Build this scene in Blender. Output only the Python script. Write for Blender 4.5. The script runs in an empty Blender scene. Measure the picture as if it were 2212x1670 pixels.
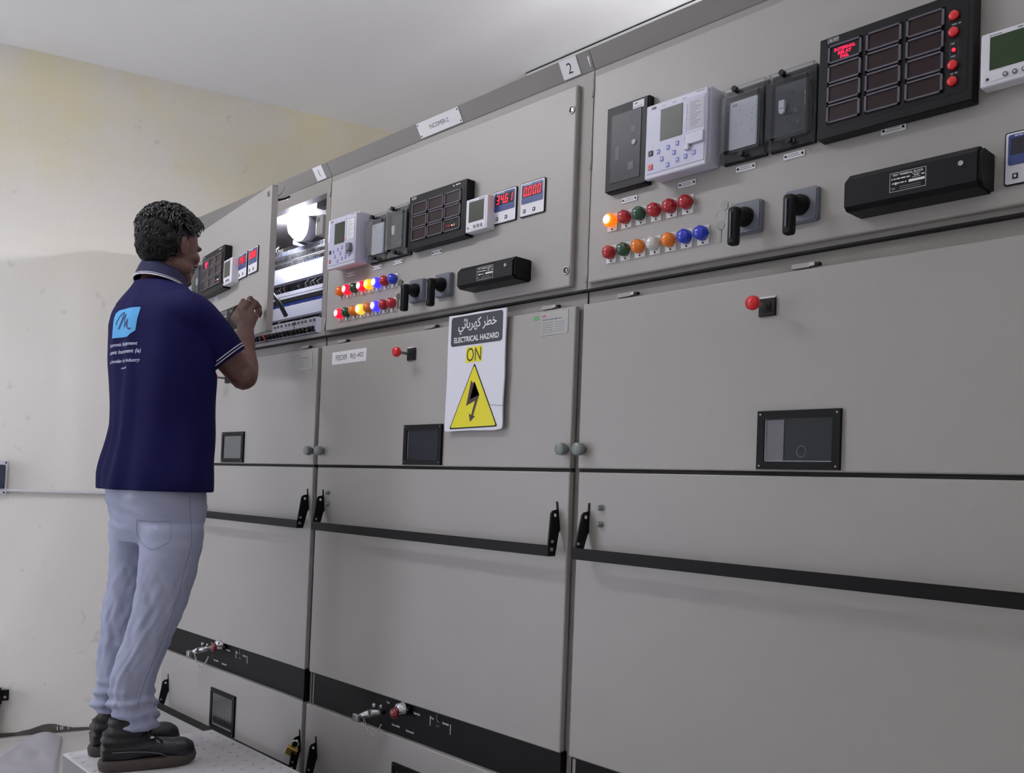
import bpy, bmesh, math, random
from mathutils import Vector, Matrix, noise
from mathutils.bvhtree import BVHTree
random.seed(7)
R = math.radians
SC = bpy.context.scene
COL = SC.collection
# ------------------------------------------------------------------ camera, world, exposure
F_PX, YAW, PITCH, ROLL = 1986.007, 0.81687, 0.02146, 0.03768
CAM_POS = Vector((3.92514, -1.65791, 1.25))
cd = bpy.data.cameras.new('camera'); cam = bpy.data.objects.new('camera', cd); COL.objects.link(cam)
fwd = Vector((-math.sin(YAW) * math.cos(PITCH), math.cos(YAW) * math.cos(PITCH), math.sin(PITCH)))
rt = Vector((math.cos(YAW), math.sin(YAW), 0)); up = rt.cross(fwd)
c_, s_ = math.cos(ROLL), math.sin(ROLL)
rt2 = rt * c_ + up * s_; up2 = up * c_ - rt * s_
cam.matrix_world = Matrix(((rt2.x, up2.x, -fwd.x, CAM_POS.x), (rt2.y, up2.y, -fwd.y, CAM_POS.y),
                           (rt2.z, up2.z, -fwd.z, CAM_POS.z), (0, 0, 0, 1)))
cd.sensor_fit = 'HORIZONTAL'; cd.sensor_width = 36.0; cd.lens = F_PX / 2212 * 36.0
cd.shift_y = (1010.21 - 835) / 2212; cd.clip_start = 0.02; cd.clip_end = 60
SC.camera = cam
TUBE_POWER, TUBE_POWER_2, TUBE_POWER_3, SKY_POWER = 84.0, 8.0, 520.0, 6.0   # fittings: in front, behind the photographer, over the cabinets; daylight
w = bpy.data.worlds.new('world'); SC.world = w; w.use_nodes = True
w.node_tree.nodes['Background'].inputs[0].default_value = (0.80, 0.85, 1.0, 1)      # overcast daylight outside the doorway
w.node_tree.nodes['Background'].inputs[1].default_value = SKY_POWER
SC.view_settings.view_transform = 'Standard'; SC.view_settings.look = 'None'
SC.view_settings.exposure = 0.0; SC.view_settings.gamma = 1.0; SC.view_settings.use_curve_mapping = False
SC.cycles.use_denoising = True
SC.cycles.max_bounces = 8; SC.cycles.sample_clamp_indirect = 4.0

# ------------------------------------------------------------------ materials
def lin(c):
    return tuple(((x / 255) / 12.92 if x / 255 <= 0.04045 else ((x / 255 + 0.055) / 1.055) ** 2.4) for x in c)
MATS = {}
def mat(name, col, rough=0.5, metal=0.0, bump=0.0, bscale=200.0, vary=0.0, vscale=3.0, emit=None, estr=0.0, coat=0.0, spec=None, trans=0.0):
    if name in MATS: return MATS[name]
    m = bpy.data.materials.new(name); m.use_nodes = True; nt = m.node_tree; b = nt.nodes['Principled BSDF']
    c = (*lin(col), 1); b.inputs['Base Color'].default_value = c
    b.inputs['Roughness'].default_value = rough; b.inputs['Metallic'].default_value = metal
    if spec is not None: b.inputs['Specular IOR Level'].default_value = spec
    if coat: b.inputs['Coat Weight'].default_value = coat; b.inputs['Coat Roughness'].default_value = 0.05
    if trans: b.inputs['Transmission Weight'].default_value = trans
    if emit: b.inputs['Emission Color'].default_value = (*lin(emit), 1); b.inputs['Emission Strength'].default_value = estr
    tc = nt.nodes.new('ShaderNodeTexCoord')
    if bump:
        n = nt.nodes.new('ShaderNodeTexNoise'); n.inputs['Scale'].default_value = bscale; n.inputs['Detail'].default_value = 2
        bp = nt.nodes.new('ShaderNodeBump'); bp.inputs['Strength'].default_value = bump; bp.inputs['Distance'].default_value = 0.002
        nt.links.new(tc.outputs['Object'], n.inputs['Vector']); nt.links.new(n.outputs['Fac'], bp.inputs['Height'])
        nt.links.new(bp.outputs['Normal'], b.inputs['Normal'])
    if vary:
        n = nt.nodes.new('ShaderNodeTexNoise'); n.inputs['Scale'].default_value = vscale; n.inputs['Detail'].default_value = 4
        r = nt.nodes.new('ShaderNodeMapRange'); r.inputs['From Min'].default_value = 0.3; r.inputs['From Max'].default_value = 0.7
        r.inputs['To Min'].default_value = 1 - vary; r.inputs['To Max'].default_value = 1 + vary
        mx = nt.nodes.new('ShaderNodeMix'); mx.data_type = 'RGBA'; mx.blend_type = 'MULTIPLY'; mx.inputs['Factor'].default_value = 1
        mx.inputs['A'].default_value = c
        nt.links.new(tc.outputs['Object'], n.inputs['Vector']); nt.links.new(n.outputs['Fac'], r.inputs['Value'])
        nt.links.new(r.outputs['Result'], mx.inputs['B']); nt.links.new(mx.outputs['Result'], b.inputs['Base Color'])
    MATS[name] = m
    return m
PAINT = mat('cabinet_paint', (159, 156, 153), 0.42, bump=0.12, bscale=420, vary=0.03, vscale=1.5)
PAINT_D = mat('frame_paint', (142, 137, 134), 0.5, bump=0.1, bscale=420)
FASCIA = mat('fascia_paint', (128, 125, 123), 0.5, bump=0.1, bscale=300)
BLACK = mat('black_steel', (6, 7, 9), 0.5, spec=.2, bump=0.1, bscale=300)
BLACKP = mat('black_plastic', (5, 5, 8), 0.45, spec=.25)
BLACKS = mat('black_satin', (7, 7, 11), 0.45, spec=.22)
DARK = mat('dark_gap', (10, 10, 11), 0.8)
WHITEP = mat('white_plastic', (226, 226, 234), 0.4)
LILAC = mat('relay_housing', (205, 205, 222), 0.38)
LILAC2 = mat('relay_front', (190, 192, 214), 0.35)
CARD = mat('paper_white', (232, 232, 236), 0.6)
INK = mat('black_ink', (20, 20, 24), 0.6)
CHROME = mat('chrome', (215, 215, 220), 0.12, 1.0)
STEEL = mat('steel', (170, 170, 172), 0.3, 1.0)
BRASS = mat('brass', (222, 190, 110), 0.28, 1.0)
GREYP = mat('grey_plastic', (104, 108, 120), 0.4)
GREYK = mat('grey_knob', (122, 130, 130), 0.35)
LCD = mat('lcd_grey', (56, 61, 50), 0.35, spec=.3)
LCDG = mat('lcd_green', (34, 56, 28), 0.35, spec=.3)
BLUEM = mat('blue_mask', (44, 62, 122), 0.25)
RED = mat('red_plastic', (200, 20, 34), 0.35)
YEL = mat('sign_yellow', (226, 216, 26), 0.45)
SIGNK = mat('sign_charcoal', (46, 50, 60), 0.45)
SIGNW = mat('sign_white', (226, 226, 238), 0.45)
DUCT = mat('wire_duct_white', (226, 228, 238), 0.5)
BLUEW = mat('blue_wire', (40, 60, 140), 0.5)
LEDRED = mat('led_red', (255, 30, 50), 0.5, emit=(255, 24, 50), estr=1.6)
LEDPINK = mat('led_text_red', (255, 10, 70), 0.5, emit=(255, 8, 60), estr=2.2)
WINRED = mat('alarm_window_red', (28, 6, 9), 0.35, spec=.3)
WINGREY = mat('alarm_frame', (92, 88, 100), 0.3, 0.2)
def lens_mat(name, col, lit=None, s=0):
    m = mat('lens_' + name, col, 0.18, emit=lit, estr=s, coat=0.5)
    if lit:      # the small bulb sits on the axis behind the coloured lens
        nt = m.node_tree; b = nt.nodes['Principled BSDF']; L = nt.links.new; tc = nt.nodes.new('ShaderNodeTexCoord')
        mp = nt.nodes.new('ShaderNodeMapping'); mp.inputs['Scale'].default_value = (1, 0, 1); ln = nt.nodes.new('ShaderNodeVectorMath'); ln.operation = 'LENGTH'
        r1 = nt.nodes.new('ShaderNodeValToRGB'); e = r1.color_ramp.elements; e[0].position = .25; e[1].position = .72; e[0].color = (1, 1, 1, 1) if name != 'amber_lit' else (1, .85, .3, 1); e[1].color = (*lin(lit), 1)
        mr = nt.nodes.new('ShaderNodeMapRange'); mr.inputs['From Min'].default_value = 0; mr.inputs['From Max'].default_value = .0165
        ms = nt.nodes.new('ShaderNodeMapRange'); ms.inputs['From Min'].default_value = .2; ms.inputs['From Max'].default_value = .9; ms.inputs['To Min'].default_value = s; ms.inputs['To Max'].default_value = .9
        L(tc.outputs['Object'], mp.inputs[0]); L(mp.outputs[0], ln.inputs[0]); L(ln.outputs['Value'], mr.inputs['Value']); L(mr.outputs[0], r1.inputs[0]); L(mr.outputs[0], ms.inputs['Value'])
        L(r1.outputs[0], b.inputs['Emission Color']); L(ms.outputs[0], b.inputs['Emission Strength']); b.inputs['Base Color'].default_value = (*lin(lit), 1)
    return m
LENS = {'r': lens_mat('red', (170, 14, 30)), 'g': lens_mat('green', (14, 70, 42)), 'o': lens_mat('orange', (230, 120, 10)),
        'b': lens_mat('blue', (20, 50, 190)), 'w': lens_mat('white', (214, 214, 214)),
        'R': lens_mat('red_lit', (255, 60, 80), (255, 10, 50), 5.0), 'Y': lens_mat('amber_lit', (255, 210, 20), (255, 190, 0), 2.6),
        'B': lens_mat('blue_lit', (120, 120, 255), (60, 50, 255), 8.0), 'W': lens_mat('cream_lit', (255, 240, 170), (255, 200, 70), 5.0),
        'A': lens_mat('orange_lit', (255, 170, 20), (255, 120, 10), 4.5)}
def clear_mat():
    m = bpy.data.materials.new('clear_cover'); m.use_nodes = True; nt = m.node_tree
    nt.nodes.remove(nt.nodes['Principled BSDF']); o = nt.nodes['Material Output']
    t = nt.nodes.new('ShaderNodeBsdfTransparent'); t.inputs[0].default_value = (0.92, 0.93, 0.95, 1)
    g = nt.nodes.new('ShaderNodeBsdfGlossy'); g.inputs['Roughness'].default_value = 0.15
    f = nt.nodes.new('ShaderNodeFresnel'); f.inputs[0].default_value = 1.5
    a = nt.nodes.new('ShaderNodeMath'); a.operation = 'MULTIPLY'; a.inputs[1].default_value = 0.38
    mx = nt.nodes.new('ShaderNodeMixShader')
    nt.links.new(f.outputs[0], a.inputs[0]); nt.links.new(a.outputs[0], mx.inputs[0]); nt.links.new(t.outputs[0], mx.inputs[1])
    nt.links.new(g.outputs[0], mx.inputs[2]); nt.links.new(mx.outputs[0], o.inputs[0]); MATS['clear'] = m
    return m
CLEAR = clear_mat()

# ------------------------------------------------------------------ mesh builder
TXT = {}
def text_mesh(s, res=2, bold=0.0):
    k = (s, res, bold)
    if k not in TXT:
        cu = bpy.data.curves.new('t', 'FONT'); cu.body = s; cu.size = 1; cu.resolution_u = res; cu.offset = bold
        ob = bpy.data.objects.new('t', cu); COL.objects.link(ob)
        dg = bpy.context.evaluated_depsgraph_get(); dg.update()
        me = ob.evaluated_get(dg).to_mesh()
        V = [tuple(v.co[:2]) for v in me.vertices]; Fc = [tuple(p.vertices) for p in me.polygons]
        ob.evaluated_get(dg).to_mesh_clear(); bpy.data.objects.remove(ob); bpy.data.curves.remove(cu)
        xs = [v[0] for v in V] or [0]; ys = [v[1] for v in V] or [0]
        TXT[k] = (V, Fc, min(xs), max(xs), min(ys), max(ys))
    return TXT[k]
class G:
    def __init__(s): s.bm = bmesh.new(); s.mats = []
    def mi(s, m):
        if m not in s.mats: s.mats.append(m)
        return s.mats.index(m)
    def merge(s, b, m, M=None, smooth=False):
        if M is not None: bmesh.ops.transform(b, matrix=M, verts=b.verts)
        i = s.mi(m); vm = {}
        for v in b.verts: vm[v] = s.bm.verts.new(v.co)
        for f in b.faces:
            try: nf = s.bm.faces.new([vm[v] for v in f.verts])
            except ValueError: continue
            nf.material_index = i; nf.smooth = smooth or f.smooth
        b.free(); return s
    def box(s, x0, x1, y0, y1, z0, z1, m, bev=0.0, seg=2, M=None):
        b = bmesh.new(); bmesh.ops.create_cube(b, size=1)
        for v in b.verts: v.co = Vector(((x0 + x1) / 2 + v.co.x * (x1 - x0), (y0 + y1) / 2 + v.co.y * (y1 - y0), (z0 + z1) / 2 + v.co.z * (z1 - z0)))
        if bev:
            r = bmesh.ops.bevel(b, geom=list(b.edges), offset=bev, segments=seg, affect='EDGES', profile=0.5)
            for f in r['faces']: f.smooth = True
        return s.merge(b, m, M)
    def prism(s, pts, y0, y1, m, M=None, bev=0.0):      # outline in x,z extruded along y
        b = bmesh.new(); A = [b.verts.new((x, y0, z)) for x, z in pts]; B = [b.verts.new((x, y1, z)) for x, z in pts]
        b.faces.new(A); b.faces.new(B[::-1]); n = len(pts)
        for i in range(n): b.faces.new((A[i], B[i], B[(i + 1) % n], A[(i + 1) % n]))
        bmesh.ops.recalc_face_normals(b, faces=b.faces)
        if bev: bmesh.ops.bevel(b, geom=[e for e in b.edges if abs(e.verts[0].co.y - e.verts[1].co.y) < 1e-6], offset=bev, segments=2, affect='EDGES')
        return s.merge(b, m, M)
    def prism_x(s, pts, x0, x1, m, M=None):             # outline in y,z extruded along x
        b = bmesh.new(); A = [b.verts.new((x0, y, z)) for y, z in pts]; B = [b.verts.new((x1, y, z)) for y, z in pts]
        b.faces.new(A); b.faces.new(B[::-1]); n = len(pts)
        for i in range(n): b.faces.new((A[i], B[i], B[(i + 1) % n], A[(i + 1) % n]))
        bmesh.ops.recalc_face_normals(b, faces=b.faces); return s.merge(b, m, M)
    def lathe(s, prof, o, m, axis=(0, -1, 0), seg=20, M=None, cap=True, smooth=True):   # prof: (radius, height along axis)
        b = bmesh.new(); ax = Vector(axis).normalized(); q = Vector((0, 0, 1)).rotation_difference(ax).to_matrix()
        rings = []
        for r, h in prof:
            if r < 1e-6: rings.append([b.verts.new(Vector(o) + q @ Vector((0, 0, h)))])
            else: rings.append([b.verts.new(Vector(o) + q @ Vector((r * math.cos(2 * math.pi * k / seg), r * math.sin(2 * math.pi * k / seg), h))) for k in range(seg)])
        for A, B in zip(rings, rings[1:]):
            for k in range(seg):
                q4 = [A[k % len(A)], A[(k + 1) % len(A)], B[(k + 1) % len(B)], B[k % len(B)]]
                q4 = list(dict.fromkeys(q4))
                if len(q4) > 2: f = b.faces.new(q4); f.smooth = smooth
        if cap:
            if len(rings[0]) > 2: b.faces.new(rings[0][::-1])
            if len(rings[-1]) > 2: b.faces.new(rings[-1])
        bmesh.ops.recalc_face_normals(b, faces=b.faces)
        return s.merge(b, m, M)
    def cyl(s, o, r, h, m, axis=(0, -1, 0), seg=20, M=None, bev=0.0):
        p = [(r, 0), (r, h)] if not bev else [(r, 0), (r, h - bev), (r - bev * .3, h - bev * .3), (r - bev, h)]
        return s.lathe(p, o, m, axis, seg, M)
    def tube(s, pts, r, m, seg=8, M=None, closed=False, cap=True):
        b = bmesh.new(); P = [Vector(p) for p in pts]; n = len(P); rs = r if isinstance(r, (list, tuple)) else [r] * n
        rings = []; u = None
        for i, p in enumerate(P):
            t = (P[(i + 1) % n] - P[i - 1]) if closed else (P[min(i + 1, n - 1)] - P[max(i - 1, 0)])
            t.normalize()
            if u is None: u = t.orthogonal().normalized()
            u = (u - t * u.dot(t)).normalized(); v = t.cross(u)
            rings.append([b.verts.new(p + (u * math.cos(2 * math.pi * k / seg) + v * math.sin(2 * math.pi * k / seg)) * rs[i]) for k in range(seg)])
        for i in range(n if closed else n - 1):
            A, B = rings[i], rings[(i + 1) % n]
            for k in range(seg): f = b.faces.new((A[k], A[(k + 1) % seg], B[(k + 1) % seg], B[k])); f.smooth = True
        if not closed and cap: b.faces.new(rings[0][::-1]); b.faces.new(rings[-1])
        return s.merge(b, m, M)
    def loft(s, rings, m, M=None):       # list of equal-length point rings, closed ends
        b = bmesh.new(); V = [[b.verts.new(p) for p in r] for r in rings]; n = len(rings[0])
        for A, B in zip(V, V[1:]):
            for k in range(n): f = b.faces.new((A[k], A[(k + 1) % n], B[(k + 1) % n], B[k])); f.smooth = True
        b.faces.new(V[0][::-1]); b.faces.new(V[-1]); bmesh.ops.recalc_face_normals(b, faces=b.faces)
        return s.merge(b, m, M)
    def ell(s, c, rad, m, rot=None, sub=3, M=None):
        b = bmesh.new(); bmesh.ops.create_icosphere(b, subdivisions=sub, radius=1)
        for v in b.verts:
            p = Vector((v.co.x * rad[0], v.co.y * rad[1], v.co.z * rad[2]))
            if rot is not None: p = rot @ p
            v.co = p + Vector(c)
        for f in b.faces: f.smooth = True
        return s.merge(b, m, M)
    def text(s, t, x, z, y, m, h=None, w=None, M=None, shear=0.0, bold=0.0, res=5, depth=0.0003):   # centred at x,z facing -y
        V, Fc, a0, a1, b0, b1 = text_mesh(t, res, bold)
        sx = sz = 1
        if h: sz = h / (b1 - b0); sx = sz
        if w: sx = w / (a1 - a0)
        if w and not h: sz = sx
        b = bmesh.new(); vs = []
        for vx, vy in V:
            yy = (vy - (b0 + b1) / 2) * sz
            vs.append(b.verts.new((x + (vx - (a0 + a1) / 2) * sx + yy * shear, y, z + yy)))
        for f in Fc:
            try: b.faces.new([vs[i] for i in f])
            except ValueError: pass
        return s.merge(b, m, M)
    def scribble(s, x0, x1, z, h, y, m, n=4, M=None):    # the unreadable small print of a plate
        x = x0; rr = random.Random(int((x0 + z) * 9973))
        while x < x1 - h:
            l = min(rr.uniform(1.2, 4) * h, x1 - x); s.box(x, x + l, y - .0001, y, z - h / 2, z + h / 2, m, M=M); x += l + h * .7
        return s
WORLD_M = {}
def place(o, M, parent=None):
    WORLD_M[o] = M
    if parent is None: o.matrix_basis = M
    else:
        o.parent = parent; o.matrix_parent_inverse = WORLD_M[parent].inverted(); o.matrix_basis = M
def obj(name, g, parent=None, M=Matrix.Identity(4), label=None, base=False):
    bm = g.bm
    xs = [v.co for v in bm.verts]
    lo = Vector((min(p.x for p in xs), min(p.y for p in xs), min(p.z for p in xs))); hi = Vector((max(p.x for p in xs), max(p.y for p in xs), max(p.z for p in xs)))
    c = (lo + hi) / 2
    if base: c.z = lo.z
    bmesh.ops.translate(bm, vec=-c, verts=bm.verts)
    me = bpy.data.meshes.new(name); bm.to_mesh(me); bm.free()
    for m in g.mats: me.materials.append(m)
    o = bpy.data.objects.new(name, me); COL.objects.link(o)
    place(o, M @ Matrix.Translation(c), parent)
    if label: o['label'] = label
    return o
def tag(o, label=None, cat=None, group=None, kind=None):
    if label: o['label'] = label
    if cat: o['category'] = cat
    if group: o['group'] = group
    if kind: o['kind'] = kind
    return o
def thing(name, label, cat, loc, group=None, rotz=0.0):
    o = bpy.data.objects.new(name, None); COL.objects.link(o); o.empty_display_size = 0.1
    place(o, Matrix.Translation(loc) @ Matrix.Rotation(rotz, 4, 'Z')); return tag(o, label, cat, group)

# ------------------------------------------------------------------ room shell
H_ROOM = 3.22
TH = R(75); W0 = Vector((-.787, -.418, 0)); WD = Vector((math.cos(TH), math.sin(TH), 0)); WN = Vector((math.sin(TH), -math.cos(TH), 0))
MW = Matrix(((WD.x, -WN.x, 0, W0.x), (WD.y, -WN.y, 0, W0.y), (0, 0, 1, 0), (0, 0, 0, 1)))   # x along the wall, -y into the room
def wall_mat(name, col, stains, upper):
    m = bpy.data.materials.new(name); m.use_nodes = True; nt = m.node_tree; b = nt.nodes['Principled BSDF']; b.inputs['Roughness'].default_value = 0.75
    tc = nt.nodes.new('ShaderNodeTexCoord'); L = nt.links.new
    n = nt.nodes.new('ShaderNodeTexNoise'); n.inputs['Scale'].default_value = 1.6; n.inputs['Detail'].default_value = 5
    n.inputs['Roughness'].default_value = 0.6
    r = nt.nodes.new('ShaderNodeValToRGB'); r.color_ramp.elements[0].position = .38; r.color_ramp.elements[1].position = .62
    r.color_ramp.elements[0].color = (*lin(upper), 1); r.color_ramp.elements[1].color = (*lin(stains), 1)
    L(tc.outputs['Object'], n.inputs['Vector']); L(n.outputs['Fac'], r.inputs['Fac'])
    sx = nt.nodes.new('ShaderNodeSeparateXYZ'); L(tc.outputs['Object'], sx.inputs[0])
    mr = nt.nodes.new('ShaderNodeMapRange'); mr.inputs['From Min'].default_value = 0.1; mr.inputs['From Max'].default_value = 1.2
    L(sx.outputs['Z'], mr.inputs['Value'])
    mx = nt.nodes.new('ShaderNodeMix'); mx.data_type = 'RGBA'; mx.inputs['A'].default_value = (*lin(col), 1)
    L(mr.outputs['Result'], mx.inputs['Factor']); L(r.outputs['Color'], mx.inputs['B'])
    # small scuffs
    n2 = nt.nodes.new('ShaderNodeTexNoise'); n2.inputs['Scale'].default_value = 14; n2.inputs['Detail'].default_value = 6
    r2 = nt.nodes.new('ShaderNodeMapRange'); r2.inputs['From Min'].default_value = .66; r2.inputs['From Max'].default_value = .74
    r2.inputs['To Min'].default_value = 1; r2.inputs['To Max'].default_value = .86
    L(tc.outputs['Object'], n2.inputs['Vector']); L(n2.outputs['Fac'], r2.inputs['Value'])
    m2 = nt.nodes.new('ShaderNodeMix'); m2.data_type = 'RGBA'; m2.blend_type = 'MULTIPLY'; m2.inputs['Factor'].default_value = 1
    L(mx.outputs['Result'], m2.inputs['A']); L(r2.outputs['Result'], m2.inputs['B']); L(m2.outputs['Result'], b.inputs['Base Color'])
    n3 = nt.nodes.new('ShaderNodeTexNoise'); n3.inputs['Scale'].default_value = 60; bp = nt.nodes.new('ShaderNodeBump')
    bp.inputs['Strength'].default_value = .15; bp.inputs['Distance'].default_value = .004
    L(tc.outputs['Object'], n3.inputs['Vector']); L(n3.outputs['Fac'], bp.inputs['Height']); L(bp.outputs['Normal'], b.inputs['Normal'])
    return m
WALLM = wall_mat('wall_plaster', (246, 242, 237), (204, 196, 166), (204, 200, 192))  # light falloff painted in: base lightened, upper tone darkened; yellow stain patches are real
WALLP = mat('plain_plaster', (222, 220, 218), 0.8, bump=.15, bscale=60)
CEILM = mat('ceiling_paint', (250, 250, 252), 0.8, bump=.1, bscale=50, vary=.02, vscale=1.0)
FLOORM = mat('floor_screed', (196, 193, 190), 0.55, bump=.3, bscale=40, vary=.06, vscale=3)
GAPM = mat('raw_mortar', (92, 86, 82), 0.9, bump=.8, bscale=60, vary=.25, vscale=30)
g = G(); g.box(-3.3, 3.7, 0, .12, -.02, H_ROOM, WALLM, M=MW); tag(obj('wall_left', g), kind='structure')
g = G(); g.box(-.9, 7.2, 3.0, 3.12, 0, H_ROOM, WALLP); tag(obj('wall_back', g), kind='structure')
g = G(); g.box(-2.2, -1.15, -3.72, -3.6, 0, H_ROOM, WALLP); g.box(.05, 7.2, -3.72, -3.6, 0, H_ROOM, WALLP); g.box(-1.15, .05, -3.72, -3.6, 2.25, H_ROOM, WALLP); tag(obj('wall_front', g), kind='structure')
g = G(); g.box(-1.15, -1.10, -3.74, -3.58, 0, 2.25, PAINT_D); g.box(0, .05, -3.74, -3.58, 0, 2.25, PAINT_D); g.box(-1.10, 0, -3.74, -3.58, 2.20, 2.25, PAINT_D); tag(obj('door_1', g), kind='structure')
pl = bpy.data.lights.new('doorway_portal', 'AREA'); pl.shape = 'RECTANGLE'; pl.size = 1.1; pl.size_y = 2.2; pl.cycles.is_portal = True
po = bpy.data.objects.new('doorway_portal', pl); COL.objects.link(po); po.matrix_world = Matrix.Translation((-.55, -3.66, 1.1)) @ Matrix.Rotation(R(90), 4, 'X')
g = G(); g.box(7.1, 7.22, -3.6, 3.0, 0, H_ROOM, WALLP); tag(obj('wall_right', g), kind='structure')
g = G(); g.box(-2.3, 7.3, -3.8, 3.2, -.12, 0, FLOORM); tag(obj('floor', g), kind='structure')
g = G(); g.box(-2.3, 7.3, -3.8, 3.2, H_ROOM, H_ROOM + .1, CEILM); tag(obj('ceiling', g), kind='structure')
# downstand beam that crosses the room behind the cabinets
g = G(); g.box(.775, 7.1, 1.30, 1.62, 2.78, H_ROOM - .004, mat('beam_paint', (214, 213, 212), .7)); g.box(.77, 7.1, 1.297, 1.30, H_ROOM - .006, H_ROOM - .002, DARK)
tag(obj('trim_1', g), kind='structure')
# open joint between wall and floor, with torn mortar edge
g = G(); rr = random.Random(3); top = []; N = 60
for i in range(N + 1):
    x = -.6 + 1.6 * i / N; hmp = .028 * math.exp(-((x - .2) / .075) ** 2)
    top.append((x, .024 - .012 * (x + .1) + hmp + rr.uniform(-.002, .002)))
g.prism(top + [(1.0, .001), (-.6, .001)], -.004, .0, GAPM, M=MW)
tag(obj('trim_2', g), kind='structure')
g = G()
for x in (.235, .25, .258, .283): g.box(x, x + .004, -.006, -.004, .018, .034, CARD, M=MW @ Matrix.Rotation(0, 4, 'Y'))
tag(obj('trim_3', g), kind='structure')
# screeded ledge on the floor along the wall and a white sheet over it
g = G(); g.prism_x([(-.05, .0005), (-.005, .0005), (-.005, .005), (-.04, .005)], -.8, 1.1, FLOORM, M=MW); tag(obj('baseboard_left', g), kind='structure')
SHEET = mat('white_sheet', (236, 233, 240), .55, bump=.2, bscale=20, vary=.03)
b = bmesh.new(); nx, ny = 26, 22; gv = []
for j in range(ny + 1):
    row = []
    for i in range(nx + 1):
        u = i / nx - .5; v = j / ny
        uu = u + .5; A = Vector((-.70, -.31)).lerp(Vector((-.61, -.20)), uu); B = Vector((-.22, -.70)).lerp(Vector((.05, -.43)), uu); x, y = A.lerp(B, v)
        z = .006 + .020 * math.exp(-(v / .25) ** 2) * math.cos(u * 3) + .010 * abs(noise.noise(Vector((x * 9, y * 9, 1.3)))) + .004
        if abs(u) > .49 or j == ny: z = .002
        row.append(b.verts.new((x, y, z)))
    gv.append(row)
for j in range(ny):
    for i in range(nx): f = b.faces.new((gv[j][i], gv[j][i + 1], gv[j + 1][i + 1], gv[j + 1][i])); f.smooth = True
bmesh.ops.solidify(b, geom=list(b.faces), thickness=.0015)
g = G(); g.merge(b, SHEET)
tag(obj('plastic_sheet', g, base=True), 'white sheet lying on the floor against the left wall beside the step platform', 'sheet')
# conduit and boxes on the left wall
g = G(); g.box(-.04, 1.5, -.028, -.0005, 1.143, 1.157, mat('conduit_white', (224, 222, 224), .4), bev=.003, M=MW)
tag(obj('cable_trunking', g), 'thin white cable trunking running level along the left wall', 'trunking')
ss = thing('socket_box', 'white framed wall box with dark blue cover at the left picture edge', 'socket', MW @ Vector((-.14, 0, 1.13)), rotz=TH - R(90) + R(90))
g = G(); g.box(-.26, -.022, -.03, -.0005, 1.13, 1.284, WHITEP, bev=.004, M=MW)
for x, z in ((-.03, 1.276), (-.034, 1.138)): g.cyl((x, -.03, z), .004, .002, BLACKP, M=MW)
obj('frame', g, ss)
g = G(); g.box(-.25, -.032, -.042, -.03, 1.155, 1.266, mat('box_window', (46, 56, 76), .2), bev=.004, M=MW); obj('cover', g, ss)
g = G(); g.box(-.2, .028, -.035, -.02, .18, .228, BLACK, bev=.001, M=MW); g.box(-.14, .0, -.10, -.02, .18, .2, BLACK, M=MW); g.box(-.02, -.005, -.035, -.0005, .0, .235, BLACK, M=MW)
g.cyl((.012, -.035, .197), .006, .003, STEEL, M=MW)
tag(obj('wall_bracket', g, base=True), 'black steel bracket standing against the left wall at the picture edge', 'bracket')
# fluorescent fittings (outside the picture)
def fitting(x, y, z, p, label, rot=0.0, hood=.03):
    t = thing('ceiling_light', label, 'light', (x, y, z), rotz=rot); M = Matrix.Translation((x, y, z)) @ Matrix.Rotation(rot, 4, 'Z')
    g = G(); g.box(-.63, .63, -hood, hood, .02, .06, WHITEP, bev=.004, M=M); g.box(-.45, -.42, -.01, .01, .07, H_ROOM - z, STEEL, M=M); g.box(.42, .45, -.01, .01, .07, H_ROOM - z, STEEL, M=M)
    obj('housing', g, t)
    e = mat('tube_glow_%g' % p, (255, 255, 255), .5, emit=(250, 249, 252), estr=p)
    for s in (-.05, .05):
        g = G(); g.cyl((-.6, s, 0), .014, 1.2, e, axis=(1, 0, 0), seg=12, M=M); obj('tube', g, t)
fitting(1.0, -1.5, 3.0, TUBE_POWER, 'twin tube ceiling fitting in front of the cabinets', hood=.20)  # unseen hood, widened to block upward light from ceiling and upper wall
fitting(4.6, -2.3, 3.0, TUBE_POWER_2, 'twin tube ceiling fitting behind the photographer')
fitting(3.2, .9, 2.62, TUBE_POWER_3, 'twin tube ceiling fitting above the nearest cabinet')

# ------------------------------------------------------------------ switchgear cabinets
XB = [-.02, 1.185, 2.39, 3.595]     # cabinet boundaries at the frame front (y = .015)
FY = .015
def rrect(x0, x1, z0, z1, r, n=5):
    p = []
    for cx, cz, a in ((x1 - r, z1 - r, 0), (x0 + r, z1 - r, 90), (x0 + r, z0 + r, 180), (x1 - r, z0 + r, 270)):
        for k in range(n + 1): t = R(a + 90 * k / n); p.append((cx + r * math.cos(t), cz + r * math.sin(t)))
    return p
def nameplate(c, x, z, M, w_=.047, h_=.0125, name='nameplate', rows=2):
    g = G(); g.box(x - w_ / 2, x + w_ / 2, -.0022, 0, z - h_ / 2, z + h_ / 2, CARD, M=M)
    for s in (-1, 1): g.cyl((x + s * (w_ / 2 - .005), -.0022, z), .0024, .0012, BLACKP, seg=10, M=M)
    g.scribble(x - w_ / 2 + .012, x + w_ / 2 - .012, z + .002, .0014, -.0023, GREYP, M=M); g.scribble(x - w_ / 2 + .009, x + w_ / 2 - .01, z - .002, .0014, -.0023, GREYP, M=M)
    return obj(name, g, c, M, label='small white engraved plate with two black screws') if False else obj(name, g, c)
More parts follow.
